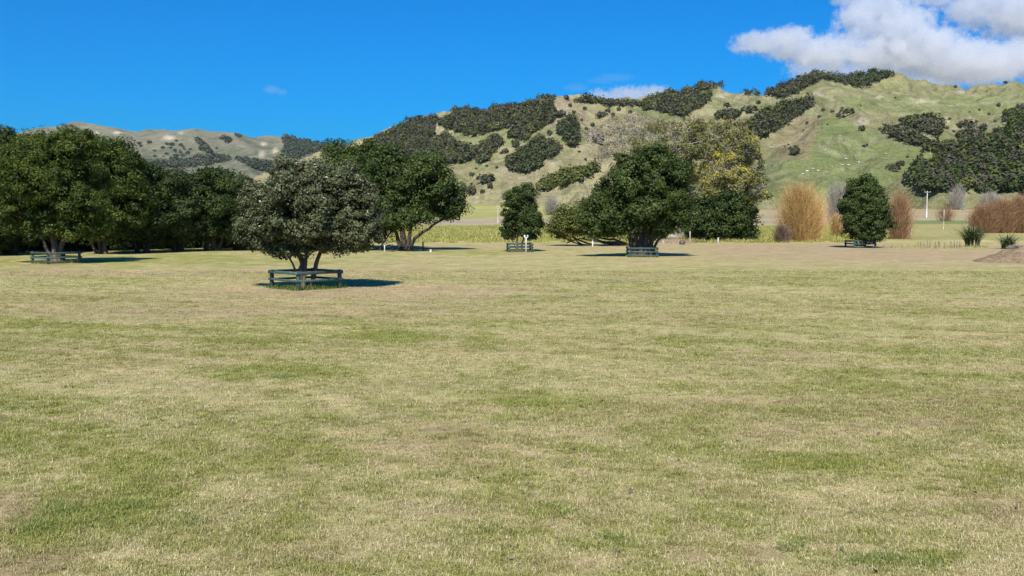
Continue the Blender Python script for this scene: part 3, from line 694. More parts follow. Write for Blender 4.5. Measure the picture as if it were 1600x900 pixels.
FARWOODS = [
    ([(441, 214), (461, 213), (490, 220), (513, 227), (500, 238), (474, 244), (457, 253), (441, 257), (433, 253), (444, 236), (446, 223)], 4.0, 'dark wood over the end of the distant ridge'),
    ([(370, 250), (392, 252), (425, 256), (431, 261), (418, 270), (392, 263)], 4.0, 'dark wedge of bush right of the small distant spur'),
    ([(292, 252), (308, 247), (347, 245), (362, 249), (347, 256), (321, 261), (230, 265), (227, 258), (256, 253)], 4.0, 'dark band of bush left of the small distant spur'),
    ([(305, 219), (312, 219), (330, 236), (326, 241), (318, 234)], 4.0, 'thin strip of bush in a gully of the distant hill'),
    ([(345, 218), (352, 217), (366, 220), (362, 225), (350, 224)], 4.0, 'small clump of bush high on the distant hill'),
    ([(366, 211), (378, 213), (378, 217), (368, 215)], 4.0, 'tiny clump of bush near the distant skyline'),
]
for q, (poly, sp, lab) in enumerate(FARWOODS):
    rng = np.random.default_rng(600 + q); pts = poly_points(rng, poly, sp, far_t)
    if not len(pts): continue
    sc = .7 + .6 * rng.random(len(pts))
    tag(link('distant_wood', blob_mesh('distant_wood', rng, pts, 7.5 * sc, 10 * sc, 30, 'far_bush')), lab, 'wood', None, 'stuff')

rng = np.random.default_rng(41)
def shrub_protos(mat, n=3):
    return [blob_mesh('shrub_foliage', np.random.default_rng(70 + i), np.zeros((1, 3)), np.ones(1), np.ones(1) * 1.5, 110, mat, 0.26) for i in range(n)]
SP_DARK, SP_GREY, SP_FAR = shrub_protos('hill_bush'), shrub_protos('grey_shrub'), shrub_protos('far_bush')
def place_shrub(px, py, rpx, T, protos, label, group, wide=1.0):
    p = T.cast(np.array([px]), np.array([py + rpx * .7]))[0]
    if np.isnan(p[0]): return
    r_ = rpx * p[1] / F_PX * .82
    o = link('hillside_shrub', protos[rng.integers(len(protos))]); o.location = p; o.scale = (r_ * wide, r_, r_ * (.85 + .4 * rng.random())); o.rotation_euler = (0, 0, 0 if wide > 1 else rng.random() * 6.28)
    tag(o, label, 'shrub', group)
NAMED = [(1242, 236, 10, 'dark tufty shrub alone on the reddish face of the grassy spur'), (1397, 262, 9, 'larger of two dark round shrubs low on the green slope'), (1407, 255, 6, 'smaller of two dark round shrubs low on the green slope'),
         (1325, 174, 9, 'wide dark shrub on the crest of the grassy spur'), (1571, 129, 4, 'lone tree standing on the skyline near the right edge'), (1493, 136, 3, 'tiny lone bush on the skyline left of the lone tree'),
         (1509, 196, 11, 'broad dark shrub right of the oval thicket'), (1536, 202, 8, 'dark shrub between two others right of the oval thicket'), (1560, 203, 9, 'dark shrub nearest the right edge above the wood'),
         (1173, 169, 10, 'low dark shrub above the diagonal belt of trees'), (935, 217, 11, 'big greyish shrub on the dry middle slope'), (941, 178, 8, 'brownish shrub below the crest saddle'), (885, 152, 6, 'knobbly tree crowning the crest knob'),
         (877, 179, 8, 'dark shrub just left of the pine stand'), (806, 226, 8, 'round grey green bush under the long band of bush'), (737, 302, 10, 'dark bush at the left foot of the dry slope'), (761, 278, 11, 'low brown shrub in the gully of the left slope')]
for px, py, r_, lab in NAMED: place_shrub(px, py, r_, main_t, SP_GREY if 'grey' in lab and 'green' not in lab else SP_DARK, lab, None, 1.6 if ('wide' in lab or 'low' in lab or 'broad' in lab) else 1.0)
SINGLE_L = [(719, 222, 3), (744, 264, 2.5), (761, 259, 3), (737, 274, 6), (766, 292, 6), (754, 303, 5), (737, 289, 3), (793, 245, 3), (916, 201, 4), (926, 195, 5), (909, 188, 3), (896, 174, 4), (891, 164, 4), (914, 169, 4), (859, 208, 6), (859, 223, 5), (790, 236, 7), (752, 286, 3), (776, 262, 3), (783, 240, 3), (708, 218, 3), (750, 222, 2.5), (830, 240, 5), (822, 246, 4), (950, 172, 5), (958, 180, 4), (967, 172, 4), (985, 175, 4), (905, 236, 3), (915, 250, 3)]
SINGLE_R = [(1286, 172, 4), (1300, 175, 4), (1310, 179, 5), (1345, 165, 2), (1261, 192, 3), (1560, 165, 4), (1484, 186, 3), (1468, 178, 2), (1457, 177, 2), (1441, 238, 3), (1136, 164, 6), (1185, 160, 5), (1293, 194, 2), (1280, 182, 3), (1399, 153, 2), (1347, 201, 6), (1375, 202, 4), (1232, 226, 2), (1226, 229, 2), (1255, 205, 2), (1515, 175, 2), (1530, 172, 2.5), (1545, 178, 3), (1555, 190, 3), (1490, 205, 3), (1480, 200, 4), (1495, 212, 4), (1430, 180, 2), (1580, 190, 3), (1525, 190, 3), (1418, 245, 3), (1432, 252, 4), (1439, 244, 4), (1425, 258, 4), (1316, 170, 3)]
for px, py, r_ in SINGLE_L: place_shrub(px, py, r_, main_t, SP_DARK, 'small dark shrub dotted on the left half of the main hill', 'shrubs dotted on the left half of the main hill')
for px, py, r_ in SINGLE_R: place_shrub(px, py, r_, main_t, SP_DARK, 'small dark shrub dotted on the right half of the main hill', 'shrubs dotted on the right half of the main hill')
for i in range(85):
    px = 190 + 150 * rng.random(); py = 219 + 34 * rng.random()
    if fbm(np.array([px * 1.0]), np.array([py * 2.0]), 28, 2, 77)[0] < .44: continue
    place_shrub(px, py, 1.6 + 2.2 * rng.random(), far_t, SP_FAR, 'speck of scrub on the distant hillside', 'scrub dotted on the distant hill', 1.4)

# ------------------------------------------------------------------ grazing animals
def animal_mesh(name, mat):
    b = MB()
    b.tube([(-.55, 0, .62), (-.5, 0, .66), (-.25, 0, .68), (.1, 0, .67), (.4, 0, .70), (.52, 0, .78), (.62, 0, .80), (.72, 0, .66), (.82, 0, .52)], [.06, .20, .25, .26, .23, .16, .11, .10, .05], 8)
    for x in (-.36, .34):
        for y in (-.12, .12): b.tube([(x, y, .55), (x + .02, y, .3), (x - .01, y, .0)], [.08, .05, .035], 6)
    b.tube([(.66, .05, .84), (.62, .14, .84)], [.03, .02], 4); b.tube([(.66, -.05, .84), (.62, -.14, .84)], [.03, .02], 4)
    return b.mesh(name, M[mat], True)
sheep_me, cow_me = animal_mesh('sheep', 'wool'), animal_mesh('cow', 'hide')
for px, py in [(1254, 274), (1261, 271), (1270, 266), (1316, 261), (1322, 251), (1338, 256), (1342, 256), (1384, 243), (1300, 263), (1326, 262), (1278, 270), (1290, 273)]:
    p = main_t.cast(np.array([px]), np.array([py]))[0]
    if np.isnan(p[0]): continue
    o = link('sheep', sheep_me); o.location = p; o.rotation_euler = (0, 0, rng.random() * 6.28); tag(o, 'white sheep grazing on the green hill slope', 'sheep', 'sheep scattered over the green slope')
for px, lab in ((1350, 'left one of two dark cows standing on the green slope'), (1355, 'right one of two dark cows standing on the green slope')):
    p = main_t.cast(np.array([px]), np.array([231]))[0]
    o = link('cow', cow_me); o.location = p; o.scale = (1.9,) * 3; o.rotation_euler = (0, 0, rng.random() * 6.28); tag(o, lab, 'cow')

# ------------------------------------------------------------------ trees on and around the lawn
GB, GD, GL = 'grove_blue', 'grove_dark', 'grove_light'
# left grove
make_tree('grove_tree', 'tall bright green tree rising behind the railed guard at left', (88, 411),
    [(78, 246, 62, 44), (112, 238, 50, 36), (95, 300, 68, 58), (42, 322, 48, 52), (132, 334, 46, 40), (60, 278, 60, 55), (100, 350, 48, 24)], GL, 'bark_brown',
    [([(88, 413), (86, 390), (80, 350), (75, 290)], .24, .08), ([(90, 413), (96, 385), (112, 345), (120, 290)], .18, .07), ([(84, 413), (72, 385), (55, 350)], .14, .06)], 1, 560, .42, 110, .066, n_limb=34, subs=10)
grove = [  # base px, base row, lobes, material, label
    ((-45, 400), [(-40, 255, 60, 55), (-45, 320, 70, 60), (-50, 366, 62, 30)], GD, 'dark tree at the far left cut by the frame edge'),  # continues the grove past the frame edge, added for its shade
    ((18, 398), [(10, 240, 48, 40), (5, 290, 55, 55), (15, 345, 50, 40)], GD, 'dark tree behind the bright green tree at the left edge'),
    ((168, 397), [(150, 248, 42, 34), (172, 282, 52, 50), (190, 318, 50, 50), (165, 352, 46, 28)], GL, 'olive tree right of the tall bright green tree'),
    ((222, 395), [(212, 290, 38, 40), (228, 332, 42, 44), (215, 358, 42, 24)], GD, 'dark narrow tree where the left grove dips'),
    ((276, 393), [(268, 298, 42, 32), (278, 336, 46, 42), (270, 358, 46, 24)], GB, 'bluish green tree in the middle of the lower grove'),
    ((326, 392), [(318, 298, 44, 32), (330, 332, 48, 40), (325, 358, 48, 24)], GD, 'dark round tree in the lower grove left of the foreground tree'),
    ((374, 391), [(362, 306, 38, 30), (372, 340, 40, 38), (370, 360, 42, 24)], GB, 'last tree of the lower grove partly behind the foreground tree'),
]
for q, (bp, lb, mt, lab) in enumerate(grove):
    x, y = bp; D = depth_of(y); rq = np.random.default_rng(90 + q)
    st = []
    for k in range(4):
        ox = rq.normal() * 9; st.append(([(x + ox * .7, y), (x + ox * 1.2, y - 22), (x + ox * 2.2, y - 55), (x + ox * 2.8, lb[0][1] + 20)], .13 + .08 * rq.random(), .05))
    make_tree('grove_tree', lab, bp, lb, mt, 'bark_dark', st, 20 + q, 400, .55, 90, .085, group='trees of the left grove', n_limb=18, tone=(.1, .8))  # dark bark carries the shade under the grove in its colour
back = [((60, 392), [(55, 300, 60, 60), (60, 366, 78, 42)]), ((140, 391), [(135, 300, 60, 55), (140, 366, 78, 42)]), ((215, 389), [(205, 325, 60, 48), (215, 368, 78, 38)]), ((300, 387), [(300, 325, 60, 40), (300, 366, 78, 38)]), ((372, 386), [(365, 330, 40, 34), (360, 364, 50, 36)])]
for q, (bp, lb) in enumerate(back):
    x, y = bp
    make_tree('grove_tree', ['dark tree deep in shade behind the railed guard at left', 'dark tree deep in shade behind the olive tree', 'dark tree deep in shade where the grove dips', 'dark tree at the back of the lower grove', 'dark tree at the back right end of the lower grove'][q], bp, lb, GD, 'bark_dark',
              [([(x, y), (x + 2, y - 30), (x, lb[0][1])], .2, .08)], 40 + q, 260, .7, 55, .14, group='trees of the left grove', n_limb=8, tone=(.0, .5), fill=.3)  # low leaf tones and dark fill paint in the grove's deep shade

# foreground tree with silvery shoots
def silver(p, tn, rng):
    tn = tn * .8; k = rng.random(len(p)) < (.004 + .06 * np.clip((p[:, 2] - 2.2) / 2.6, 0, 1)); tn[k] = .86 + .14 * rng.random(k.sum()); return tn
make_tree('foreground_tree', 'dome shaped grey green tree with silvery shoots inside the nearest rail guard', (478, 450),
    [(482, 318, 88, 62), (486, 284, 62, 36), (415, 340, 46, 46), (553, 340, 44, 52), (455, 372, 62, 28), (525, 374, 58, 26), (400, 368, 26, 24), (572, 368, 22, 24), (482, 378, 60, 24), (484, 340, 95, 50)], 'pohutukawa', 'bark_brown',
    [([(471, 450), (470, 432), (472, 412), (462, 385), (440, 345)], .145, .055), ([(473, 450), (476, 420), (480, 395), (485, 330)], .10, .04), ([(488, 449, .3), (490, 430, .3), (495, 408, .4), (510, 370, .5), (530, 330, .5)], .105, .045),
     ([(470, 424), (458, 412, -.3), (445, 394, -.5), (425, 370, -.6)], .05, .03)], 2, 900, .28, 95, .050, limb_r=.05, n_limb=50, shell=(.72, 1.02), tonefn=silver, tone=(.15, .85), subs=12, subr=(.16, .34))
# big trees behind it
make_tree('spreading_tree', 'large dark spreading tree with thick forked trunk and a low limb to the right', (632, 391),
    [(625, 272, 56, 36), (668, 288, 48, 42), (704, 314, 24, 24), (640, 308, 58, 32), (598, 312, 46, 42), (688, 330, 24, 12), (585, 345, 40, 24), (625, 335, 42, 20, 1.5), (640, 342, 46, 14, -3.5)], 'dark_round', 'bark_dark',  # last lobe is low foliage added in front to shade the trunk
    [([(632, 393), (630, 374), (628, 345), (622, 300)], .34, .12), ([(628, 391), (620, 368), (606, 335)], .22, .1), ([(638, 391), (648, 372), (668, 358), (684, 346), (702, 338), (718, 344)], .20, .05), ([(636, 388), (642, 360), (648, 310)], .22, .09), ([(592, 386), (600, 378), (612, 360)], .07, .06)], 3, 560, .66, 95, .098, limb_r=.12, n_limb=36)  # dark bark puts the shade on this trunk into its colour
make_tree('spreading_tree', 'rounded dark green tree showing over the top of the foreground tree', (560, 388),
    [(540, 264, 50, 36), (585, 256, 46, 30), (560, 305, 62, 48), (515, 310, 40, 45), (600, 300, 40, 40), (555, 350, 60, 34)], 'mid_tree', 'bark_dark',
    [([(560, 390), (562, 365), (560, 300)], .35, .12), ([(556, 390), (540, 360), (525, 310)], .25, .1)], 4, 480, .72, 90, .10, n_limb=14, tone=(.05, .7))
make_tree('small_tree', 'slim dark green tree with bushy top in the small guard beside a white post', (811, 393),
    [(816, 308, 25, 20), (812, 332, 29, 27), (820, 352, 26, 20), (793, 361, 12, 13), (831, 364, 13, 12)], 'dark_round', 'bark_brown',
    [([(809, 394), (808, 378), (812, 350), (815, 310)], .10, .04), ([(813, 394), (817, 378), (822, 350)], .08, .04), ([(808, 384), (800, 374), (794, 364)], .05, .03)], 5, 280, .36, 95, .07, n_limb=20)
make_tree('broad_tree', 'broad dark green tree with many stems in the railed guard right of centre', (1003, 401),
    [(1012, 258, 38, 28), (988, 286, 46, 36), (1040, 288, 40, 38), (1002, 325, 62, 38), (945, 330, 32, 34), (1058, 322, 24, 36), (925, 345, 18, 20), (995, 354, 62, 17), (1042, 345, 30, 16)], 'dark_round', 'bark_dark',
    [([(990 + 6 * k, 402, .3 * math.sin(k * 2)), (988 + 7 * k, 385), (980 + 10 * k, 352), (966 + 16 * k, 300)], .24, .08) for k in range(5)] + [([(1015, 395), (1030, 372), (1048, 362), (1066, 352)], .12, .06)], 6, 680, .52, 110, .078, limb_r=.09, n_limb=46)
make_tree('oval_tree', 'compact oval dark tree in the railed guard at right', (1345, 387),
    [(1354, 296, 24, 24), (1350, 318, 33, 30), (1353, 345, 36, 28), (1336, 335, 20, 28), (1372, 335, 18, 26), (1354, 366, 28, 12)], 'dark_round', 'bark_grey',
    [([(1340 + 5 * k, 388), (1338 + 6 * k, 376), (1332 + 12 * k, 350), (1336 + 10 * k, 310)], .13, .05) for k in range(3)], 7, 400, .48, 100, .085, n_limb=18)
# low sprawling trees left of the broad tree
make_tree('sprawling_tree', 'low sprawling tree leaning on bent dark limbs left of the broad tree', (930, 384),
    [(900, 346, 38, 24), (936, 328, 30, 22), (880, 354, 24, 18), (960, 345, 34, 24), (915, 330, 24, 18), (985, 340, 30, 28)], 'sprawl', 'bark_dark',
    [([(985, 384), (965, 380), (940, 378), (915, 366), (895, 350)], .22, .07), ([(940, 385), (915, 380), (893, 370), (878, 358)], .13, .05), ([(930, 385), (905, 382), (885, 374)], .1, .05), ([(960, 385), (945, 378), (925, 376), (905, 372), (885, 380)], .12, .05), ([(985, 382), (960, 374), (935, 372), (930, 350)], .16, .06), ([(915, 385), (900, 376), (890, 362)], .09, .04)], 8, 340, .6, 75, .10, n_limb=40, limb_r=.08)
make_tree('dark_thicket', 'dense dark bush in shade below the old yellowing tree', (1130, 378),
    [(1100, 345, 36, 32), (1140, 340, 38, 36), (1168, 350, 20, 28), (1120, 362, 50, 16)], GD, 'bark_dark', [([(1110 + 14 * k, 379), (1106 + 16 * k, 360), (1100 + 20 * k, 340)], .1, .05) for k in range(4)], 9, 300, .8, 65, .14, n_limb=10, tone=(.05, .75), fill=.25, cat='shrub')

# ------------------------------------------------------------------ twiggy and half bare trees
def twig_mesh(name, paths, rad, tone, mat):
    """three sided tapering twigs; paths (n,k,3), rad (n,k)"""
    n, k, _ = paths.shape; tt = np.gradient(paths, axis=1); tt /= np.linalg.norm(tt, axis=2)[:, :, None] + 1e-9
    a = np.cross(tt, np.array([.3, .9, .2])); a /= np.linalg.norm(a, axis=2)[:, :, None] + 1e-9; b = np.cross(tt, a)
    ring = [paths + rad[:, :, None] * (math.cos(q) * a + math.sin(q) * b) for q in (0, 2.094, 4.189)]
    V = np.stack(ring, 2).reshape(-1, 3)
    base = (np.arange(n)[:, None, None] * k + np.arange(k - 1)[None, :, None]) * 3; i = np.arange(3)[None, None, :]; j = (i + 1) % 3
    Fq = np.stack([base + i, base + j, base + 3 + j, base + 3 + i], 3).reshape(-1, 4)
    return np_mesh(name, V, Fq, [M[mat]], True, fattr={'tone': np.repeat(tone, (k - 1) * 3)})

def willow(name, label, px, D, wpx, hpx, mat, seed, n=1300, group=None, droop=.1, rad=.014, cat='willow', bark='bark_brown'):
    rng = np.random.default_rng(seed); base = stand(px, D); s = D / F_PX; w = wpx * s / 2; h = hpx * s
    root = tag(empty(name, base), label, cat, group)
    # main stems
    mb = MB(); anchors = []
    for i in range(9):
        a = rng.random() * 6.28; q = w * .75 * math.sqrt(rng.random())
        e = np.array([math.cos(a) * q, math.sin(a) * q, h * (.45 + .25 * rng.random())]); st = np.array([math.cos(a) * .25, math.sin(a) * .25, -.1])
        pts_ = bez(st, e, (0, 0, h * .06), 7); mb.tube(pts_, np.linspace(.10, .035, 7) * (h / 6), 6); anchors.append(pts_)
    mb.build('trunk', M[bark], root, True)
    A = np.array(anchors)
    def grow(n, lo, hi, ln, r_):
        which = rng.integers(0, len(A), n); k = rng.integers(1, 7, n); st = A[which, k] + rng.normal(size=(n, 3)) * .08
        a = rng.random(n) * 6.28; q = np.sqrt(rng.random(n)); zt = lo + (hi - lo) * rng.random(n)
        env = np.interp(zt, [0, .15, .45, .7, 1], [.32, .52, .92, 1.0, .5]) * (0.95 + .12 * rng.normal(size=n)) * (.8 + .4 * vnoise(a * 1.6 + seed, zt * 3.0, 9))
        e = np.stack([np.cos(a) * q * w * env, np.sin(a) * q * w * env, zt * h * (.78 + .34 * vnoise(np.cos(a) * q * 3.2 + seed, np.sin(a) * q * 3.2, 3))], 1)
        # grow from the nearest stem towards the envelope
        st = np.stack([e[:, 0] * (.6 + .15 * rng.random(n)), e[:, 1] * .68, e[:, 2] - ln * h * (.6 + .6 * rng.random(n))], 1); dd = e - st
        tt = np.linspace(0, 1, 5)[None, :, None]; mid = (st + e) / 2 + np.stack([dd[:, 0] * .18, dd[:, 1] * .18, -.08 * h * np.ones(n) * (1 - zt)], 1) * .6
        e2 = e + np.array([0, 0, -droop * h]) * (q[:, None] ** 2) * rng.random((n, 1))
        pth = st[:, None] * (1 - tt) ** 2 + 2 * mid[:, None] * tt * (1 - tt) + e2[:, None] * tt ** 2
        rd = r_ * np.linspace(1, .4, 5)[None, :] * (.7 + .6 * rng.random((n, 1)))
        return pth, rd
    p1, r1 = grow(n, .12, 1.0, .45, rad); p2, r2 = grow(n, .05, 1.0, .22, rad * .75)
    p2 = p2 + np.linspace(0, 1, 5)[None, :, None] ** 1.3 * (unit(rng, n) * np.array([1, 1, .6]) * h * .16)[:, None, :]
    p1 = p1 + np.linspace(0, 1, 5)[None, :, None] * (rng.normal(size=(n, 1, 3)) * np.array([.09, .09, .04]) * h)
    p = np.concatenate([p1, p2]); p[:, :, 2] = np.maximum(p[:, :, 2], .05)
    link('crown', twig_mesh('crown', p, np.concatenate([r1, r2]), rng.random(len(p)), mat), root)
    return root
willow('golden_willow', 'bushy bare willow with bright golden twigs at the lawn edge', 1250, 112, 88, 92, 'gold_twig', 301, 3000, rad=.014)
willow('golden_willow', 'small golden orange bush just left of the oval tree', 1307, 128, 26, 38, 'gold_twig', 302, 900, rad=.016)
willow('golden_willow', 'low brown twiggy bush at the left foot of the golden willow', 1222, 109, 34, 30, 'brown_twig', 303, 700, rad=.018, cat='shrub')
willow('red_willow', 'reddish brown bare willow just right of the oval tree', 1404, 122, 44, 78, 'red_twig', 304, 1300, rad=.015)
for q, (px, w, h, lab) in enumerate([(1538, 60, 48, 'low left end bush of the dense reddish willow hedge'), (1562, 64, 55, 'second bush from the left of the dense reddish willow hedge'), (1592, 68, 60, 'tallest bush of the dense reddish willow hedge at the frame edge'), (1632, 80, 58, 'outer bush of the dense reddish willow hedge beyond the frame edge')]):
    willow('red_willow', lab, px, 152, w, h, 'red_twig', 310 + q, 2400, 'red willow hedge', rad=.020)
willow('red_willow', 'faint small reddish shrub between two thin poles at right', 1476, 262, 40, 26, 'red_twig', 320, 420, rad=.024, cat='shrub')
willow('bare_tree', 'pale grey leafless tree behind and left of the oval tree', 1306, 210, 40, 74, 'pale_twig', 330, 900, rad=.022, cat='tree', bark='bark_pale')
willow('bare_tree', 'pale grey leafless shrub at the foot of the hill right of the slim tree', 862, 330, 34, 32, 'pale_twig', 331, 500, rad=.032, cat='shrub', bark='bark_grey')
willow('bare_tree', 'silvery leafless tree in front of the right hand wood', 1492, 395, 34, 40, 'pale_twig', 332, 450, rad=.05, cat='tree', bark='bark_pale')
willow('bare_tree', 'greyish leafless bushes below the wood near the right edge', 1545, 400, 50, 30, 'pale_twig', 333, 450, rad=.05, cat='shrub', bark='bark_grey')

# the old half bare tree
rng = np.random.default_rng(99); D = 124.0; base = stand(1060, D)
root = tag(empty('old_tree', base), 'huge old half bare tree with yellowing leaves and pale limbs behind the broad tree', 'tree')
lb = px_lobes(base, D, [(1110, 215, 50, 26), (1150, 235, 42, 32), (1170, 270, 28, 36), (1120, 255, 55, 36), (1060, 215, 45, 26), (1020, 215, 34, 22), (1080, 250, 50, 36), (1175, 300, 22, 18), (1130, 300, 44, 28, -3.0), (1150, 285, 36, 26, -5.0), (1000, 230, 24, 18), (1145, 205, 26, 16)])
tb = MB(); tw = []
def PO(px, py, dy=0.0): return P(px, py, D + dy) - base
tb.tube([PO(1058, 380), PO(1058, 372), PO(1060, 350), PO(1064, 325), PO(1070, 295)], [2.1, 1.45, 1.15, 1.0, .8], 14, True, .12, rng)
limbs = [[(1066, 315), (1090, 285, -2), (1125, 262, -3), (1165, 238, -3)], [(1064, 320), (1100, 300, -3), (1140, 290, -4), (1185, 296, -4)], [(1068, 300), (1075, 260, 1), (1090, 225, 2), (1110, 200, 2)], [(1066, 305), (1045, 270, 1), (1025, 238, 1), (1000, 222, 1)],
         [(1068, 310), (1085, 300, -4), (1115, 312, -5), (1130, 318, -5)], [(1070, 295), (1100, 255, 2), (1135, 225, 3), (1160, 205, 3)], [(1066, 300), (1060, 255, -2), (1055, 215, -2)], [(1072, 298), (1120, 275, -5), (1165, 268, -6), (1192, 262, -6)], [(1090, 330, 1), (1110, 335, -3), (1122, 332, -3)], [(1060, 335), (1090, 328, -3), (1122, 340, -4)]]
tips = []
for lm_ in limbs:
    q = np.array([PO(*p_) for p_ in lm_]); tt = np.linspace(0, len(q) - 1, 10); q = np.stack([np.interp(tt, np.arange(len(q)), q[:, i]) for i in range(3)], 1); q[1:-1] += rng.normal(size=q[1:-1].shape) * .18
    tb.tube(q, np.linspace(.22, .05, 10), 8, True, .1, rng); tips += [q[k] for k in range(3, 10)]
tb.build('trunk', M['bark_grey'], root, True)
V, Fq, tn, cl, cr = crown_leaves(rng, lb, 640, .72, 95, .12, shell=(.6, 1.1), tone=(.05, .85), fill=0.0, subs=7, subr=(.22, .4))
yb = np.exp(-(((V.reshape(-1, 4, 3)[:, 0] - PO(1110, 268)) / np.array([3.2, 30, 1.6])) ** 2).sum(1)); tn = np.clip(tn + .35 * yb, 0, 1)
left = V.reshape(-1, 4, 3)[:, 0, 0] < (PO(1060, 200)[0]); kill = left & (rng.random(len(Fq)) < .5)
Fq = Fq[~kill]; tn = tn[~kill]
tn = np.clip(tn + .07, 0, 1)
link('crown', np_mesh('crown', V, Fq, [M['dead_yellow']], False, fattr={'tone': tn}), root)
tips = np.array(tips); n = 2600; ci = rng.integers(0, len(cl), n); e = cl[ci] + unit(rng, n) * .9
near = np.array([tips[np.argmin(((tips - c) ** 2).sum(1))] for c in cl]); st = np.where((rng.random(n) < .2)[:, None], near[ci], cl[ci] + (near[ci] - cl[ci]) * .25 * rng.random((n, 1)) + rng.normal(size=(n, 3)) * .2)
tt = np.linspace(0, 1, 5)[None, :, None]; mid = (st + e) / 2 + rng.normal(size=(n, 3)) * .25
pth = st[:, None] * (1 - tt) ** 2 + 2 * mid[:, None] * tt * (1 - tt) + e[:, None] * tt ** 2
link('twigs', twig_mesh('twigs', pth, np.linspace(.034, .014, 5)[None, :] * np.ones((n, 1)), rng.random(n), 'pale_twig'), root)

# ------------------------------------------------------------------ long grass, flax
def blades(rng, roots, h, w, lean, curve=.5, seg=3):
    n = len(roots); a = rng.random(n) * 6.28; dirv = np.stack([np.cos(a), np.sin(a), np.zeros(n)], 1); side = np.stack([-np.sin(a), np.cos(a), np.zeros(n)], 1)
    V = []
    for k in range(seg + 1):
        tt = k / seg; c = roots + dirv * (lean * h * (tt ** (1 + curve)))[:, None] + np.array([0, 0, 1.0]) * (h * (tt - lean * .35 * tt * tt))[:, None]
        ww = (w * (1 - .85 * tt ** 1.5))[:, None]; V += [c - side * ww / 2, c + side * ww / 2]
    V = np.stack(V, 1).reshape(-1, 3); m2 = 2 * (seg + 1)
    q = np.array([[2 * k, 2 * k + 1, 2 * k + 3, 2 * k + 2] for k in range(seg)])
    Fq = (np.arange(n)[:, None, None] * m2 + q[None]).reshape(-1, 4)
    return V, Fq, seg

def grass_patch(name, label, mat, roots, h, w, lean, seed, kind='stuff', cat='grass', parent=None):
    rng = np.random.default_rng(seed); n = len(roots)
    V, Fq, seg = blades(rng, roots, h * (.5 + rng.random(n)), w * (.7 + .6 * rng.random(n)), lean * (.3 + 1.2 * rng.random(n)))
    o = link(name, np_mesh(name, V, Fq, [M[mat]], False, fattr={'tone': np.repeat(rng.random(n), seg)}), parent)
    if kind: tag(o, label, cat, None, kind)
    return o

def flax(label, px, py, wpx, hpx, seed, n=150):
    rng = np.random.default_rng(seed); base = at(px, py); s = base[1] / F_PX; root = tag(empty('flax_bush', base), label, 'plant')
    a = rng.random(n) * 6.28; q = rng.random(n) * wpx * s * .2; roots = np.stack([np.cos(a) * q, np.sin(a) * q, np.zeros(n) - .02], 1)
    h = hpx * s * (.75 + .45 * rng.random(n))
    V, Fq, seg = blades(rng, roots, h, .12 * (.7 + .6 * rng.random(n)), .25 + .95 * rng.random(n) ** 1.1, 1.0, 6)
    link('leaves', np_mesh('leaves', V, Fq, [M['flax']], False, fattr={'tone': np.repeat(rng.random(n) ** 1.5, seg)}), root)
    return root
flax('large dark green flax bush with arching leaves near the right edge', 1520, 385, 52, 37, 5, 240)
flax('smaller spiky flax bush at the right edge behind the earth mound', 1574, 389, 42, 26, 6, 110)
willow('silver_shrub', 'low silvery grey plant beside the smaller flax at the right edge', 1590, 83, 40, 9, 'pale_twig', 340, 500, rad=.016, cat='plant', bark='bark_grey')

# ------------------------------------------------------------------ rail guards round the trees
def guard(label, cx, cy, rz, side, rails, seed, hgt=.72, kick=False):
    rng = np.random.default_rng(seed); root = tag(empty('tree_guard', at(cx, cy), rz), label, 'fence')
    hs = side / 2
    for sx, sy in ((-1, -1), (1, -1), (1, 1), (-1, 1)):
        b = MB(); b.box((sx * hs, sy * hs, hgt / 2 - .1), (.13, .13, hgt + .2), 0, .012); o = b.build('post', M['rail_green'], root); o.rotation_euler = (rng.normal() * .012, rng.normal() * .012, 0)
    levels = rails
    for k in range(4):
        a = k * math.pi / 2
        for (z, hh) in levels:
            off = hs + .065 + .024; ln = side + .13 + (.05 if k % 2 else -.0)
            b = MB(); b.box((0, 0, 0), (ln, .045, hh), 0, .006); o = b.build('rail', M['rail_green'], root)
            o.location = (math.sin(a) * off, -math.cos(a) * off, z + rng.normal() * .008); o.rotation_euler = (0, rng.normal() * .006, a)
    return root
R2 = [(.645, .12), (.35, .085)]; R3 = [(.63, .12), (.37, .10), (.11, .11)]
guard('nearest green rail guard set cornerwise round the foreground tree', 478, 450, R(45), 1.88, R2, 1)
guard('weathered green rail guard under the tall tree at left', 88, 411, R(52), 1.95, R3, 2)
guard('green rail guard round the slim tree beside the white post', 812, 393, R(4), 1.9, R3, 3)
guard('dark green rail guard round the broad tree right of centre', 1003, 401, R(-3), 1.95, R3, 4)
guard('blue green rail guard round the oval tree at right', 1344, 387, R(6), 1.95, R3, 5)
rng = np.random.default_rng(12)
for q, (cx, cy, rz, n, h, lab, mt) in enumerate([(478, 450, 45, 2000, .15, 'long green grass inside the nearest guard', 'green_blade'), (88, 411, 52, 700, .18, 'dry grass round the guard at left', 'rough_blade'), (812, 393, 4, 400, .2, 'grass inside the guard of the slim tree', 'green_blade'), (1003, 401, -3, 400, .15, 'dry grass inside the guard of the broad tree', 'rough_blade'), (1344, 387, 6, 400, .18, 'grass inside the guard of the oval tree', 'green_blade')]):
    c = at(cx, cy); r2 = (rng.random((n, 2)) - .5) * 2.35; a = R(rz)
    roots = np.stack([c[0] + r2[:, 0] * math.cos(a) - r2[:, 1] * math.sin(a), c[1] + r2[:, 0] * math.sin(a) + r2[:, 1] * math.cos(a), np.zeros(n)], 1)
    grass_patch('long_grass', lab, mt, roots, h, .014, .6, 60 + q)

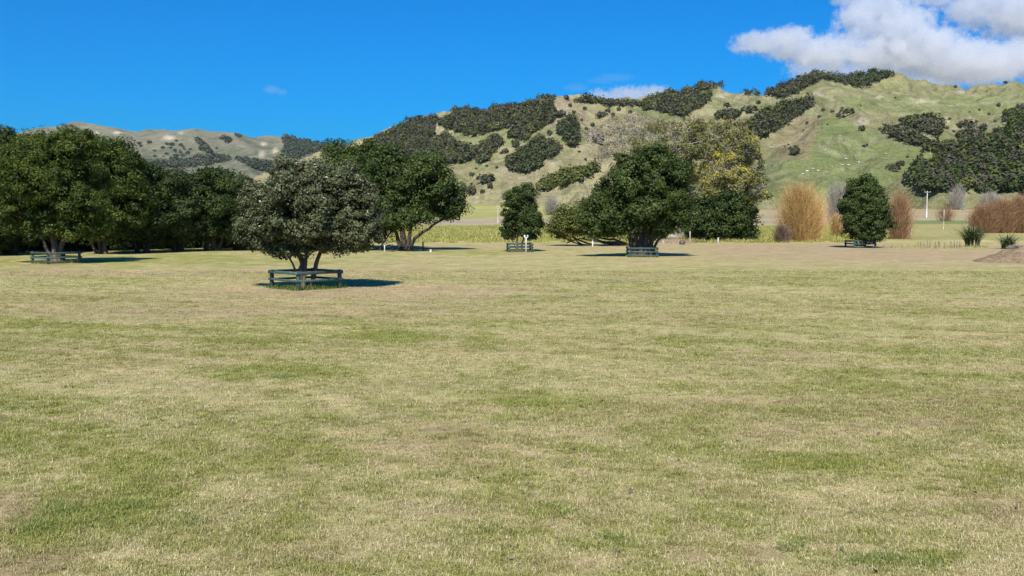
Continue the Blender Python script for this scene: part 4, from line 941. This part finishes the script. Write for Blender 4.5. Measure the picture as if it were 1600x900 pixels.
# ------------------------------------------------------------------ posts, poles and small furniture
def post_thing(name, label, base, h, w, mat, cat='post', cap=None, rng_=None):
    root = tag(empty(name, base), label, cat); b = MB(); b.box((0, 0, h / 2 - .15), (w, w, h + .3), 0, w * .12); b.build('shaft', M[mat], root)
    if cap: c = MB(); c.box((0, 0, h + .02), (w * 1.35, w * 1.35, .05), 0, .01); c.build('cap', M[cap], root)
    return root
post_thing('marker_post', 'short white post in front of the low sprawling tree', at(926, 385), .62, .13, 'post_white', cap='post_white')
post_thing('marker_post', 'short white post in front of the dark thicket', at(1122, 382), .68, .14, 'post_white', cap='post_white')
post_thing('marker_post', 'dark wooden post right of the large spreading tree', at(661, 391), .66, .12, 'post_dark', cap='post_dark')
post_thing('marker_post', 'stubby pale peg in the shade right of the dark post', at(673, 394), .18, .16, 'post_white', cap='post_grey')
post_thing('marker_post', 'tiny white topped peg right of the reddish willow', at(1407, 371), .7, .12, 'post_white', cap='post_white')
post_thing('marker_post', 'small grey peg beside the old tree', at(1036, 383), .45, .10, 'post_grey', cap='post_grey')
# forked white post in the small guard
c = at(822, 394.5); root = tag(empty('tap_post', c), 'white post with two knobs on top inside the slim tree guard', 'post')
b = MB(); b.box((0, 0, .58), (.09, .09, 1.26), 0, .01); b.build('shaft', M['post_white'], root)
b = MB(); b.box((0, -.01, 1.20), (.30, .06, .06), 0, .01); b.build('crossbar', M['post_white'], root)
for sx in (-1, 1):
    b = MB(); b.tube([(sx * .12, 0, 1.24), (sx * .12, 0, 1.30), (sx * .12, 0, 1.38), (sx * .12, 0, 1.41)], [.05, .075, .07, .02], 8); b.build('knob', M['post_white'], root)
# small stand under the big tree
c = at(606, 393.5); root = tag(empty('park_stand', c), 'small flat topped stand with a pale leg left of the spreading tree trunk', 'table')
b = MB(); b.box((.05, 0, .62), (.82, .5, .05), 0, .01); b.build('top', M['post_grey'], root)
b = MB(); b.box((-.24, -.15, .25), (.09, .09, .70), 0, .01); b.build('leg', M['post_white'], root)
b = MB(); b.box((.10, .05, .48), (.26, .3, .22), 0, .02); b.build('box', M['post_dark'], root)
b = MB(); b.box((.34, .15, .25), (.08, .08, .70), 0, .01); b.build('leg', M['post_dark'], root)
# fallen log and stump by the old tree
c = at(1036, 378.5); root = tag(empty('fallen_log', c), 'pale weathered fallen log lying behind the broad tree', 'log')
b = MB(); q = np.array([(-1.9, .3, .62), (-1.2, .1, .7), (-.2, 0, .72), (.8, -.1, .66), (1.7, 0, .5)]); b.tube(q, [.22, .32, .36, .34, .25], 10, True, .1, rng); b.build('trunk', M['bark_pale'], root, True)
b = MB()
for x in (-1.3, -.2, 1.1): b.tube([(x, .05, .6), (x + .1, -.1, .3), (x + .25, -.2, -.1)], [.12, .09, .08], 6)
b.build('branch_stub', M['bark_dark'], root, True)
post_thing('stump', 'low dark stump in front of the old tree trunk', at(1066, 382), .42, .55, 'post_dark', 'stump')
post_thing('dead_sapling', 'thin pale dead trunk right of the old tree', at(1078, 381), 1.35, .12, 'bark_pale', 'tree')

def power_pole(label, px, D, h, arm):
    root = tag(empty('power_pole', stand(px, D)), label, 'pole'); s = .14 if h > 6 else .08
    b = MB(); b.tube([(0, 0, -.4), (0, 0, h * .5), (0, 0, h)], [s * 1.4, s * 1.15, s * .8], 8); b.build('shaft', M['concrete'], root)
    b = MB(); b.box((0, -.15, h - .35), (arm, .10, .12), 0, .01); b.build('crossarm', M['post_grey'], root)
    for x in (-.45, 0.0, .45):
        b = MB(); b.tube([(x * arm, -.15, h - .29), (x * arm, -.15, h - .18), (x * arm, -.15, h - .08)], [.04, .07, .03], 6); b.build('insulator', M['post_white'], root)
    return root
power_pole('pale concrete power pole with crossarm right of the reddish willow', 1446, 305, 8.4, 2.0)
power_pole('slim pale power pole left of the slim tree', 778, 240, 4.4, .9)
for px, D, h, lab in ((1423, 138, 3.1, 'thin pole nearest the reddish willow at right'), (1473, 180, 3.7, 'thin pole left of the flax in the right paddock'), (1510, 212, 3.5, 'thin pole beside the reddish hedge end')):
    root = tag(empty('fence_pole', stand(px, D)), lab, 'pole', 'thin poles of the right paddock'); b = MB(); b.tube([(0, 0, -.3), (0, 0, h * .5), (0, 0, h)], [.06, .055, .05], 8); b.build('shaft', M['post_grey'], root)
    b = MB(); b.box((0, -.1, .75), (.12, .03, .16), 0, .01); b.build('tag_plate', M['post_white'], root)
# low netting fence by the flax
A0, A1 = at(1434, 387), at(1500, 387.5); root = tag(empty('netting_fence', A0), 'low sagging fence of thin stakes left of the large flax', 'fence'); rng = np.random.default_rng(8); n = 13
for i in range(n):
    p = (A1 - A0) * (i / (n - 1)) + np.array([rng.normal() * .05, rng.normal() * .25, 0]); h = .5 + .2 * rng.random()
    b = MB(); b.tube([p + (0, 0, -.1), p + (rng.normal() * .05, 0, h)], [.028, .022], 6); b.build('stake', M['post_dark'], root)
for z in (.2, .42):
    b = MB(); q = [(A1 - A0) * (i / 12) + np.array([0, 0, z + .04 * math.sin(i * 1.7)]) for i in range(13)]; b.tube(q, .010, 4); b.build('wire', M['wire'], root)
c = (A0 + A1) / 2; n = 900; roots = np.stack([c[0] + (rng.random(n) - .5) * 9.5, c[1] + rng.normal(size=n) * 1.2, np.zeros(n)], 1)
grass_patch('long_grass', 'dry tufts along the low stake fence by the flax', 'rough_blade', roots, .34, .02, .6, 71)

# ------------------------------------------------------------------ earth mound
rng = np.random.default_rng(17); c = at(1622, 409); nn_ = 80; aa = np.linspace(0, 2 * math.pi, nn_, endpoint=False); rr_ = np.linspace(0, 1, 34)
AA, RR = np.meshgrid(aa, rr_); x = np.cos(AA) * RR * 4.1; y = np.sin(AA) * RR * 3.4
z = 1.05 * (1 - RR ** 1.6) ** 1.1 + (fbm(x.ravel() + 50, y.ravel() + 9, .8, 5, 33).reshape(x.shape) - .5) * .42 * (1 - RR ** 4) - .06 * RR
V = np.stack([x, y, z], 2).reshape(-1, 3); i = np.arange(33)[:, None] * nn_ + np.arange(nn_)[None]; j = np.arange(33)[:, None] * nn_ + (np.arange(nn_)[None] + 1) % nn_
Fq = np.stack([i, j, j + nn_, i + nn_], 2).reshape(-1, 4)
m, t, bb = new_mat('earth'); p_ = pos(t); n1 = noise(t, 3.5, 8, .75, p_); r = ramp(t, [(.3, (.13, .085, .05)), (.5, (.27, .19, .115)), (.7, (.40, .30, .18))]); t.links.new(n1, r.inputs[0])
t.links.new(r.outputs[0], bb.inputs['Base Color']); bb.inputs['Roughness'].default_value = 1; bb.inputs['Specular IOR Level'].default_value = .1; bump(t, bb, noise(t, 9, 6, .7, p_), 1.0, .12)
M['earth'] = m
o = link('earth_mound', np_mesh('earth_mound', V, Fq, [m], True)); o.location = c; tag(o, 'brown mound of loose earth at the right edge of the lawn', 'mound')
# bare earth bank at the foot of the old tree
AA, RR = np.meshgrid(aa[::4], rr_[::3]); x = np.cos(AA) * RR * 3.0; y = np.sin(AA) * RR * 1.8; z = .55 * (1 - RR ** 2) - .04 + (fbm(x.ravel() + 5, y.ravel(), .6, 3, 3).reshape(x.shape) - .5) * .15 * (1 - RR)
nn2 = AA.shape[1]; nr2 = AA.shape[0]; i = np.arange(nr2 - 1)[:, None] * nn2 + np.arange(nn2)[None]; j = np.arange(nr2 - 1)[:, None] * nn2 + (np.arange(nn2)[None] + 1) % nn2
o = link('earth_mound', np_mesh('earth_mound', np.stack([x, y, z], 2).reshape(-1, 3), np.stack([i, j, j + nn2, i + nn2], 2).reshape(-1, 4), [m], True)); o.location = at(1050, 380); tag(o, 'low bank of bare earth against the old tree trunk', 'mound')

# ------------------------------------------------------------------ mown grass in the foreground and rough grass behind: instanced tufts
def gn_scatter(name, label, pts, rotz, scl, g, b_, protos, pcol_name, rnd):
    V = np.asarray(pts, np.float32); me = bpy.data.meshes.new(name); me.vertices.add(len(V)); me.vertices.foreach_set('co', V.ravel())
    for nm, a in (('rotz', rotz), ('scl', scl), ('grn', g), ('brn', b_), ('rnd', rnd)):
        q = me.attributes.new(nm, 'FLOAT', 'POINT'); q.data.foreach_set('value', np.asarray(a, np.float32))
    o = link(name, me); tag(o, label, 'grass', None, 'stuff')
    pc = bpy.data.collections.new(pcol_name)
    for i, pm in enumerate(protos): po = bpy.data.objects.new(pcol_name + '_tuft', pm); pc.objects.link(po)
    ng = bpy.data.node_groups.new(name + '_scatter', 'GeometryNodeTree')
    ng.interface.new_socket('Geometry', in_out='INPUT', socket_type='NodeSocketGeometry'); ng.interface.new_socket('Geometry', in_out='OUTPUT', socket_type='NodeSocketGeometry')
    gi = ng.nodes.new('NodeGroupInput'); go = ng.nodes.new('NodeGroupOutput'); ip = ng.nodes.new('GeometryNodeInstanceOnPoints'); ci = ng.nodes.new('GeometryNodeCollectionInfo')
    ci.inputs[0].default_value = pc; ci.inputs[1].default_value = True; ci.inputs[2].default_value = True; ip.inputs['Pick Instance'].default_value = True
    def na(n_): q = ng.nodes.new('GeometryNodeInputNamedAttribute'); q.data_type = 'FLOAT'; q.inputs[0].default_value = n_; return q.outputs[0]
    cx = ng.nodes.new('ShaderNodeCombineXYZ'); ng.links.new(na('rotz'), cx.inputs[2]); e2r = ng.nodes.new('FunctionNodeEulerToRotation'); ng.links.new(cx.outputs[0], e2r.inputs[0])
    mi = ng.nodes.new('ShaderNodeMath'); mi.operation = 'MULTIPLY'; mi.inputs[1].default_value = len(protos) * .999; ng.links.new(na('rnd'), mi.inputs[0])
    fl = ng.nodes.new('ShaderNodeMath'); fl.operation = 'FLOOR'; ng.links.new(mi.outputs[0], fl.inputs[0])
    ng.links.new(gi.outputs[0], ip.inputs['Points']); ng.links.new(ci.outputs[0], ip.inputs['Instance']); ng.links.new(fl.outputs[0], ip.inputs['Instance Index'])
    ng.links.new(e2r.outputs[0], ip.inputs['Rotation']); ng.links.new(na('scl'), ip.inputs['Scale']); ng.links.new(ip.outputs[0], go.inputs[0])
    md = o.modifiers.new('scatter', 'NODES'); md.node_group = ng
    return o

m, t, bb = new_mat('mown_blade')
rb = attr(t, 'tone').outputs['Fac']; gg = attr(t, 'grn', 'INSTANCER').outputs['Fac']; br = attr(t, 'brn', 'INSTANCER').outputs['Fac']; rn = attr(t, 'rnd', 'INSTANCER').outputs['Fac']
def mth(op, a, b_=None):
    n_ = N(t, 'ShaderNodeMath', operation=op)
    for k_, v in enumerate((a, b_)):
        if v is None: continue
        if hasattr(v, 'links'): t.links.new(v, n_.inputs[k_])
        else: n_.inputs[k_].default_value = v
    return n_.outputs[0]
isg = mth('MULTIPLY', mth('SUBTRACT', mth('MULTIPLY_ADD', gg, 0.95), rb), 6.0)
isg = N(t, 'ShaderNodeMath', operation='MULTIPLY_ADD'); t.links.new(mth('SUBTRACT', mth('MULTIPLY', gg, .95), rb), isg.inputs[0]); isg.inputs[1].default_value = 5.0; isg.inputs[2].default_value = 0.5; isg.use_clamp = True
r2 = mth('FRACT', mth('MULTIPLY', rb, 7.31)); r3 = mth('FRACT', mth('ADD', mth('MULTIPLY', rb, 13.7), rn))
straw = ramp(t, [(0, (0.28, 0.22, 0.09)), (.5, (0.52, 0.44, 0.21)), (1, (0.80, 0.72, 0.44))]); t.links.new(r2, straw.inputs[0])
grn = ramp(t, [(0, (0.12, 0.14, 0.026)), (.6, (0.28, 0.285, 0.060)), (1, (0.45, 0.43, 0.13))]); t.links.new(r3, grn.inputs[0])
brw = ramp(t, [(0, (0.24, 0.15, 0.085)), (1, (0.50, 0.37, 0.23))]); t.links.new(r3, brw.inputs[0])
c1 = mixc(t, straw.outputs[0], grn.outputs[0], isg.outputs[0]); c2 = mixc(t, c1, brw.outputs[0], mth('MULTIPLY', br, .7))
t.links.new(c2, bb.inputs['Base Color']); bb.inputs['Roughness'].default_value = .6; bb.inputs['Specular IOR Level'].default_value = .25
tr = N(t, 'ShaderNodeBsdfTranslucent'); mx = N(t, 'ShaderNodeMixShader'); mx.inputs[0].default_value = .25; t.links.new(c2, tr.inputs[0]); t.links.new(bb.outputs[0], mx.inputs[1]); t.links.new(tr.outputs[0], mx.inputs[2]); t.links.new(mx.outputs[0], t.nodes['Material Output'].inputs[0])
M['mown'] = m

def tuft_mesh(seed, n, rad, h, w, lean, mat):
    rng = np.random.default_rng(seed); a = rng.random(n) * 6.28; q = rad * np.sqrt(rng.random(n)); roots = np.stack([np.cos(a) * q, np.sin(a) * q, np.zeros(n) - .004], 1)
    V, Fq, seg = blades(rng, roots, h * (.5 + .8 * rng.random(n)), w * (.7 + .6 * rng.random(n)), lean * (.2 + 1.3 * rng.random(n)), .5, 2)
    return np_mesh('tuft', V, Fq, [M[mat]], False, fattr={'tone': np.repeat(rng.random(n), seg)})
rng = np.random.default_rng(2024); PT = []
for d0, d1, dens in ((4.6, 9, 420), (9, 14, 260), (14, 22, 130), (22, 34, 60), (34, 50, 26)):
    n = int((d1 ** 2 - d0 ** 2) * .62 * dens); D = np.sqrt(d0 ** 2 + (d1 ** 2 - d0 ** 2) * rng.random(n)); u = (rng.random(n) - .5) * 1.24
    PT.append(np.stack([u * D, D, np.zeros(n)], 1))
PT = np.concatenate(PT); PT[:, 2] = ground_z(PT[:, 0], PT[:, 1]); g, b_ = lawn_mix(PT[:, 0], PT[:, 1])
near = np.interp(PT[:, 1], [5, 9, 22, 50], [.9, .95, 1.15, 1.5])
bare = fbm(PT[:, 0], PT[:, 1], .5, 3, 55); keepm = rng.random(len(PT)) < np.clip(1.25 - .75 * b_ - sstep(.62, .75, bare) * .5, .15, 1)
tall = 1 + .35 * g; PT, g, b_, near, tall = PT[keepm], g[keepm], b_[keepm], near[keepm], tall[keepm]
gn_scatter('mown_grass', 'short mown grass, straw and green mixed, covering the lawn', PT, rng.random(len(PT)) * 6.28, near * tall * (.75 + .5 * rng.random(len(PT))), g, b_,
           [tuft_mesh(800 + i, 22, .055, .036, .0050, 1.1, 'mown') for i in range(6)], 'mown_tufts', rng.random(len(PT)))
# darker green weeds in small patches
M['weed_blade'] = leaf_mat('blade_weed', [(0.0, (0.10, 0.16, 0.03)), (0.6, (0.17, 0.235, 0.05)), (1.0, (0.36, 0.36, 0.12))], 0.3, 0.5, 0.3)
wd_ = []
for px, py, rx, ry, n in [(110, 800, 70, 16, 260), (210, 790, 35, 9, 130), (60, 825, 30, 10, 80), (440, 590, 45, 8, 160), (1345, 875, 22, 6, 60), (1400, 872, 14, 5, 40), (1450, 880, 25, 6, 60), (960, 840, 20, 8, 50), (640, 520, 30, 4, 60), (880, 800, 16, 6, 30), (300, 815, 25, 8, 50), (1240, 855, 14, 8, 40), (690, 740, 20, 6, 40), (20, 640, 40, 10, 70), (1590, 690, 20, 10, 40)]:
    for k in range(n):
        a = rng.random() * 6.28; q = abs(rng.normal()) * 1.1
        if rng.random() < .45: wd_.append(at(px + rx * q * math.cos(a), py + ry * q * math.sin(a)))
wd_ = np.array(wd_); wd_[:, 2] = ground_z(wd_[:, 0], wd_[:, 1])
gn_scatter('green_weeds', 'small darker green clumps of weeds scattered in the lawn', wd_, rng.random(len(wd_)) * 6.28, .7 + .7 * rng.random(len(wd_)), np.ones(len(wd_)), np.zeros(len(wd_)), [tuft_mesh(840 + i, 14, .08, .042, .007, 1.3, 'weed_blade') for i in range(4)], 'weed_tufts', rng.random(len(wd_)))
# dry fallen leaves and bits on the near lawn
n = 420; D = np.sqrt(25 + (26 ** 2 - 25) * rng.random(n) ** 1.3); u = (rng.random(n) - .5) * 1.2; C_ = np.stack([u * D, D, .022 + .015 * rng.random(n)], 1)
V, Fq = leaf_quads(C_, np.array([0, 0, 1.0]) + rng.normal(size=(n, 3)) * .45, .016 + .022 * rng.random(n), rng, .5)
tag(link('fallen_leaves', np_mesh('fallen_leaves', V, Fq, [M['brown_twig']], False, fattr={'tone': rng.random(n)})), 'dry brown fallen leaves strewn over the near lawn', 'leaves', None, 'stuff')
# rough tall grass between the lawn and the track
n = 26000; D = np.sqrt(108 ** 2 + (205 ** 2 - 108 ** 2) * rng.random(n)); u = (rng.random(n) - .5) * 1.2; x = u * D
px_ = 800 + F_PX * u; keepm = ((fbm(x, D, 12, 3, 66) > .38) & (px_ < 1300)) | ((px_ < 1380) & (rng.random(n) < .3)); x, D = x[keepm], D[keepm]
PT = np.stack([x, D, ground_z(x, D)], 1); n = len(PT)
gn_scatter('rough_grass', 'tall yellow green rough grass beyond the lawn edge', PT, rng.random(n) * 6.28, .6 + .8 * rng.random(n), np.zeros(n), np.zeros(n), [tuft_mesh(820 + i, 40, .6, .42, .045, .9, 'rough_blade') for i in range(4)], 'rough_tufts', rng.random(n))

# ------------------------------------------------------------------ clouds
def cloud(label, D, lobes, dens, seed, squash=1.0, rough=1.0, nscale=1.0):
    s_ = D / F_PX; cen = P(np.mean([l[0] for l in lobes]), np.mean([l[1] for l in lobes]), D); L = []
    for px, py, rx, ry in lobes:
        p = P(px, py, D) - cen; L.append((p[0], p[1], p[2], rx * s_, min(rx, ry * 1.6) * s_, ry * s_))
    import bmesh
    bm = bmesh.new()
    for l in L:
        mat_ = Matrix.Translation(l[:3]) @ Matrix.Diagonal((l[3] * 1.3, l[4] * 1.3, l[5] * 1.3, 1)); bmesh.ops.create_icosphere(bm, subdivisions=3, radius=1, matrix=mat_)
    me = bpy.data.meshes.new('cloud'); bm.to_mesh(me); bm.free()
    o = link('cloud', me); rmod = o.modifiers.new('union', 'REMESH'); rmod.mode = 'VOXEL'; rmod.voxel_size = min(l[5] for l in L) * .35
    dg = bpy.context.evaluated_depsgraph_get(); me2 = bpy.data.meshes.new_from_object(o.evaluated_get(dg)); o.modifiers.clear(); o.data = me2; o.location = cen
    m = bpy.data.materials.new('cloud'); m.use_nodes = True; t = m.node_tree; t.nodes.clear(); out = N(t, 'ShaderNodeOutputMaterial'); pv = N(t, 'ShaderNodeVolumePrincipled')
    tc = N(t, 'ShaderNodeTexCoord').outputs['Object']; field = None
    def mt_(op, a, b_=None, c_=None, clamp=False):
        n_ = N(t, 'ShaderNodeMath', operation=op); n_.use_clamp = clamp
        for k_, v in enumerate((a, b_, c_)):
            if v is None: continue
            if hasattr(v, 'links'): t.links.new(v, n_.inputs[k_])
            else: n_.inputs[k_].default_value = v
        return n_.outputs[0]
    for l in L:
        sb = N(t, 'ShaderNodeVectorMath', operation='SUBTRACT'); t.links.new(tc, sb.inputs[0]); sb.inputs[1].default_value = l[:3]
        ml = N(t, 'ShaderNodeVectorMath', operation='MULTIPLY'); t.links.new(sb.outputs[0], ml.inputs[0]); ml.inputs[1].default_value = (1 / l[3], 1 / l[4], 1 / l[5])
        ln = N(t, 'ShaderNodeVectorMath', operation='LENGTH'); t.links.new(ml.outputs[0], ln.inputs[0])
        f = mt_('SUBTRACT', 1.0, ln.outputs['Value']); field = f if field is None else mt_('SMOOTH_MAX', field, f, .25)
    big = max(l[5] for l in L)
    nz = noise(t, nscale * 2.0 / big, 7, .66, tc)
    fld = mt_('ADD', field, mt_('MULTIPLY', mt_('SUBTRACT', nz, .49), 2.9 * rough))
    den = mt_('MULTIPLY', mt_('MULTIPLY', fld, 4.0, None, True), dens)
    t.links.new(den, pv.inputs['Density']); pv.inputs['Color'].default_value = (.905, .915, .945, 1); pv.inputs['Anisotropy'].default_value = .25
    t.links.new(pv.outputs[0], out.inputs['Volume']); o.data.materials.clear(); o.data.materials.append(m)
    tag(o, label, 'cloud'); return o
cloud('big ragged grey white cloud over the right half of the hill', 4300, [(1180, 68, 36, 18), (1230, 68, 48, 25), (1290, 82, 70, 26), (1345, 30, 36, 34), (1375, 14, 46, 26), (1405, 42, 52, 40), (1425, 78, 95, 38), (1500, 95, 85, 36), (1550, 100, 60, 26), (1600, 92, 50, 30), (1350, 88, 60, 18), (1660, 95, 60, 30)], .016, 1)
cloud('pale cloud filling the top right corner', 4900, [(1330, -2, 30, 12), (1460, -4, 40, 14), (1525, 14, 56, 26), (1585, 22, 56, 36), (1650, 25, 60, 45), (1560, -5, 80, 25)], .011, 2)
cloud('bright low cloud showing just above the bare summit', 5600, [(1275, 110, 46, 15), (1330, 110, 50, 15), (1450, 128, 50, 16), (1580, 82, 40, 20), (1400, 124, 50, 14), (1530, 122, 50, 12)], .010, 3)
cloud('small white cloud peeking over the saddle of the crest', 5600, [(936, 152, 17, 13), (985, 149, 44, 14), (1022, 146, 30, 13), (955, 156, 34, 10)], .012, 4)
cloud('thin pinkish wisp above the saddle of the crest', 5600, [(962, 121, 34, 7), (900, 137, 22, 7), (940, 126, 24, 6)], .0016, 5, rough=.8)
cloud('tiny lone wisp of cloud over the distant hill', 5600, [(425, 140, 14, 7), (440, 144, 10, 5)], .003, 6, rough=.8)

# ------------------------------------------------------------------ haze
b = MB(); b.box((0, 1500, 167), (12400, 9400, 337)); hz = bpy.data.materials.new('haze'); hz.use_nodes = True; t = hz.node_tree; t.nodes.clear()
out = N(t, 'ShaderNodeOutputMaterial'); pv = N(t, 'ShaderNodeVolumePrincipled'); pv.inputs['Color'].default_value = (.86, .93, 1, 1); pv.inputs['Density'].default_value = 2e-5; pv.inputs['Anisotropy'].default_value = .2
t.links.new(pv.outputs[0], out.inputs['Volume']); tag(b.build('haze', hz), 'thin pale haze in the air over the valley', 'haze', None, 'stuff')
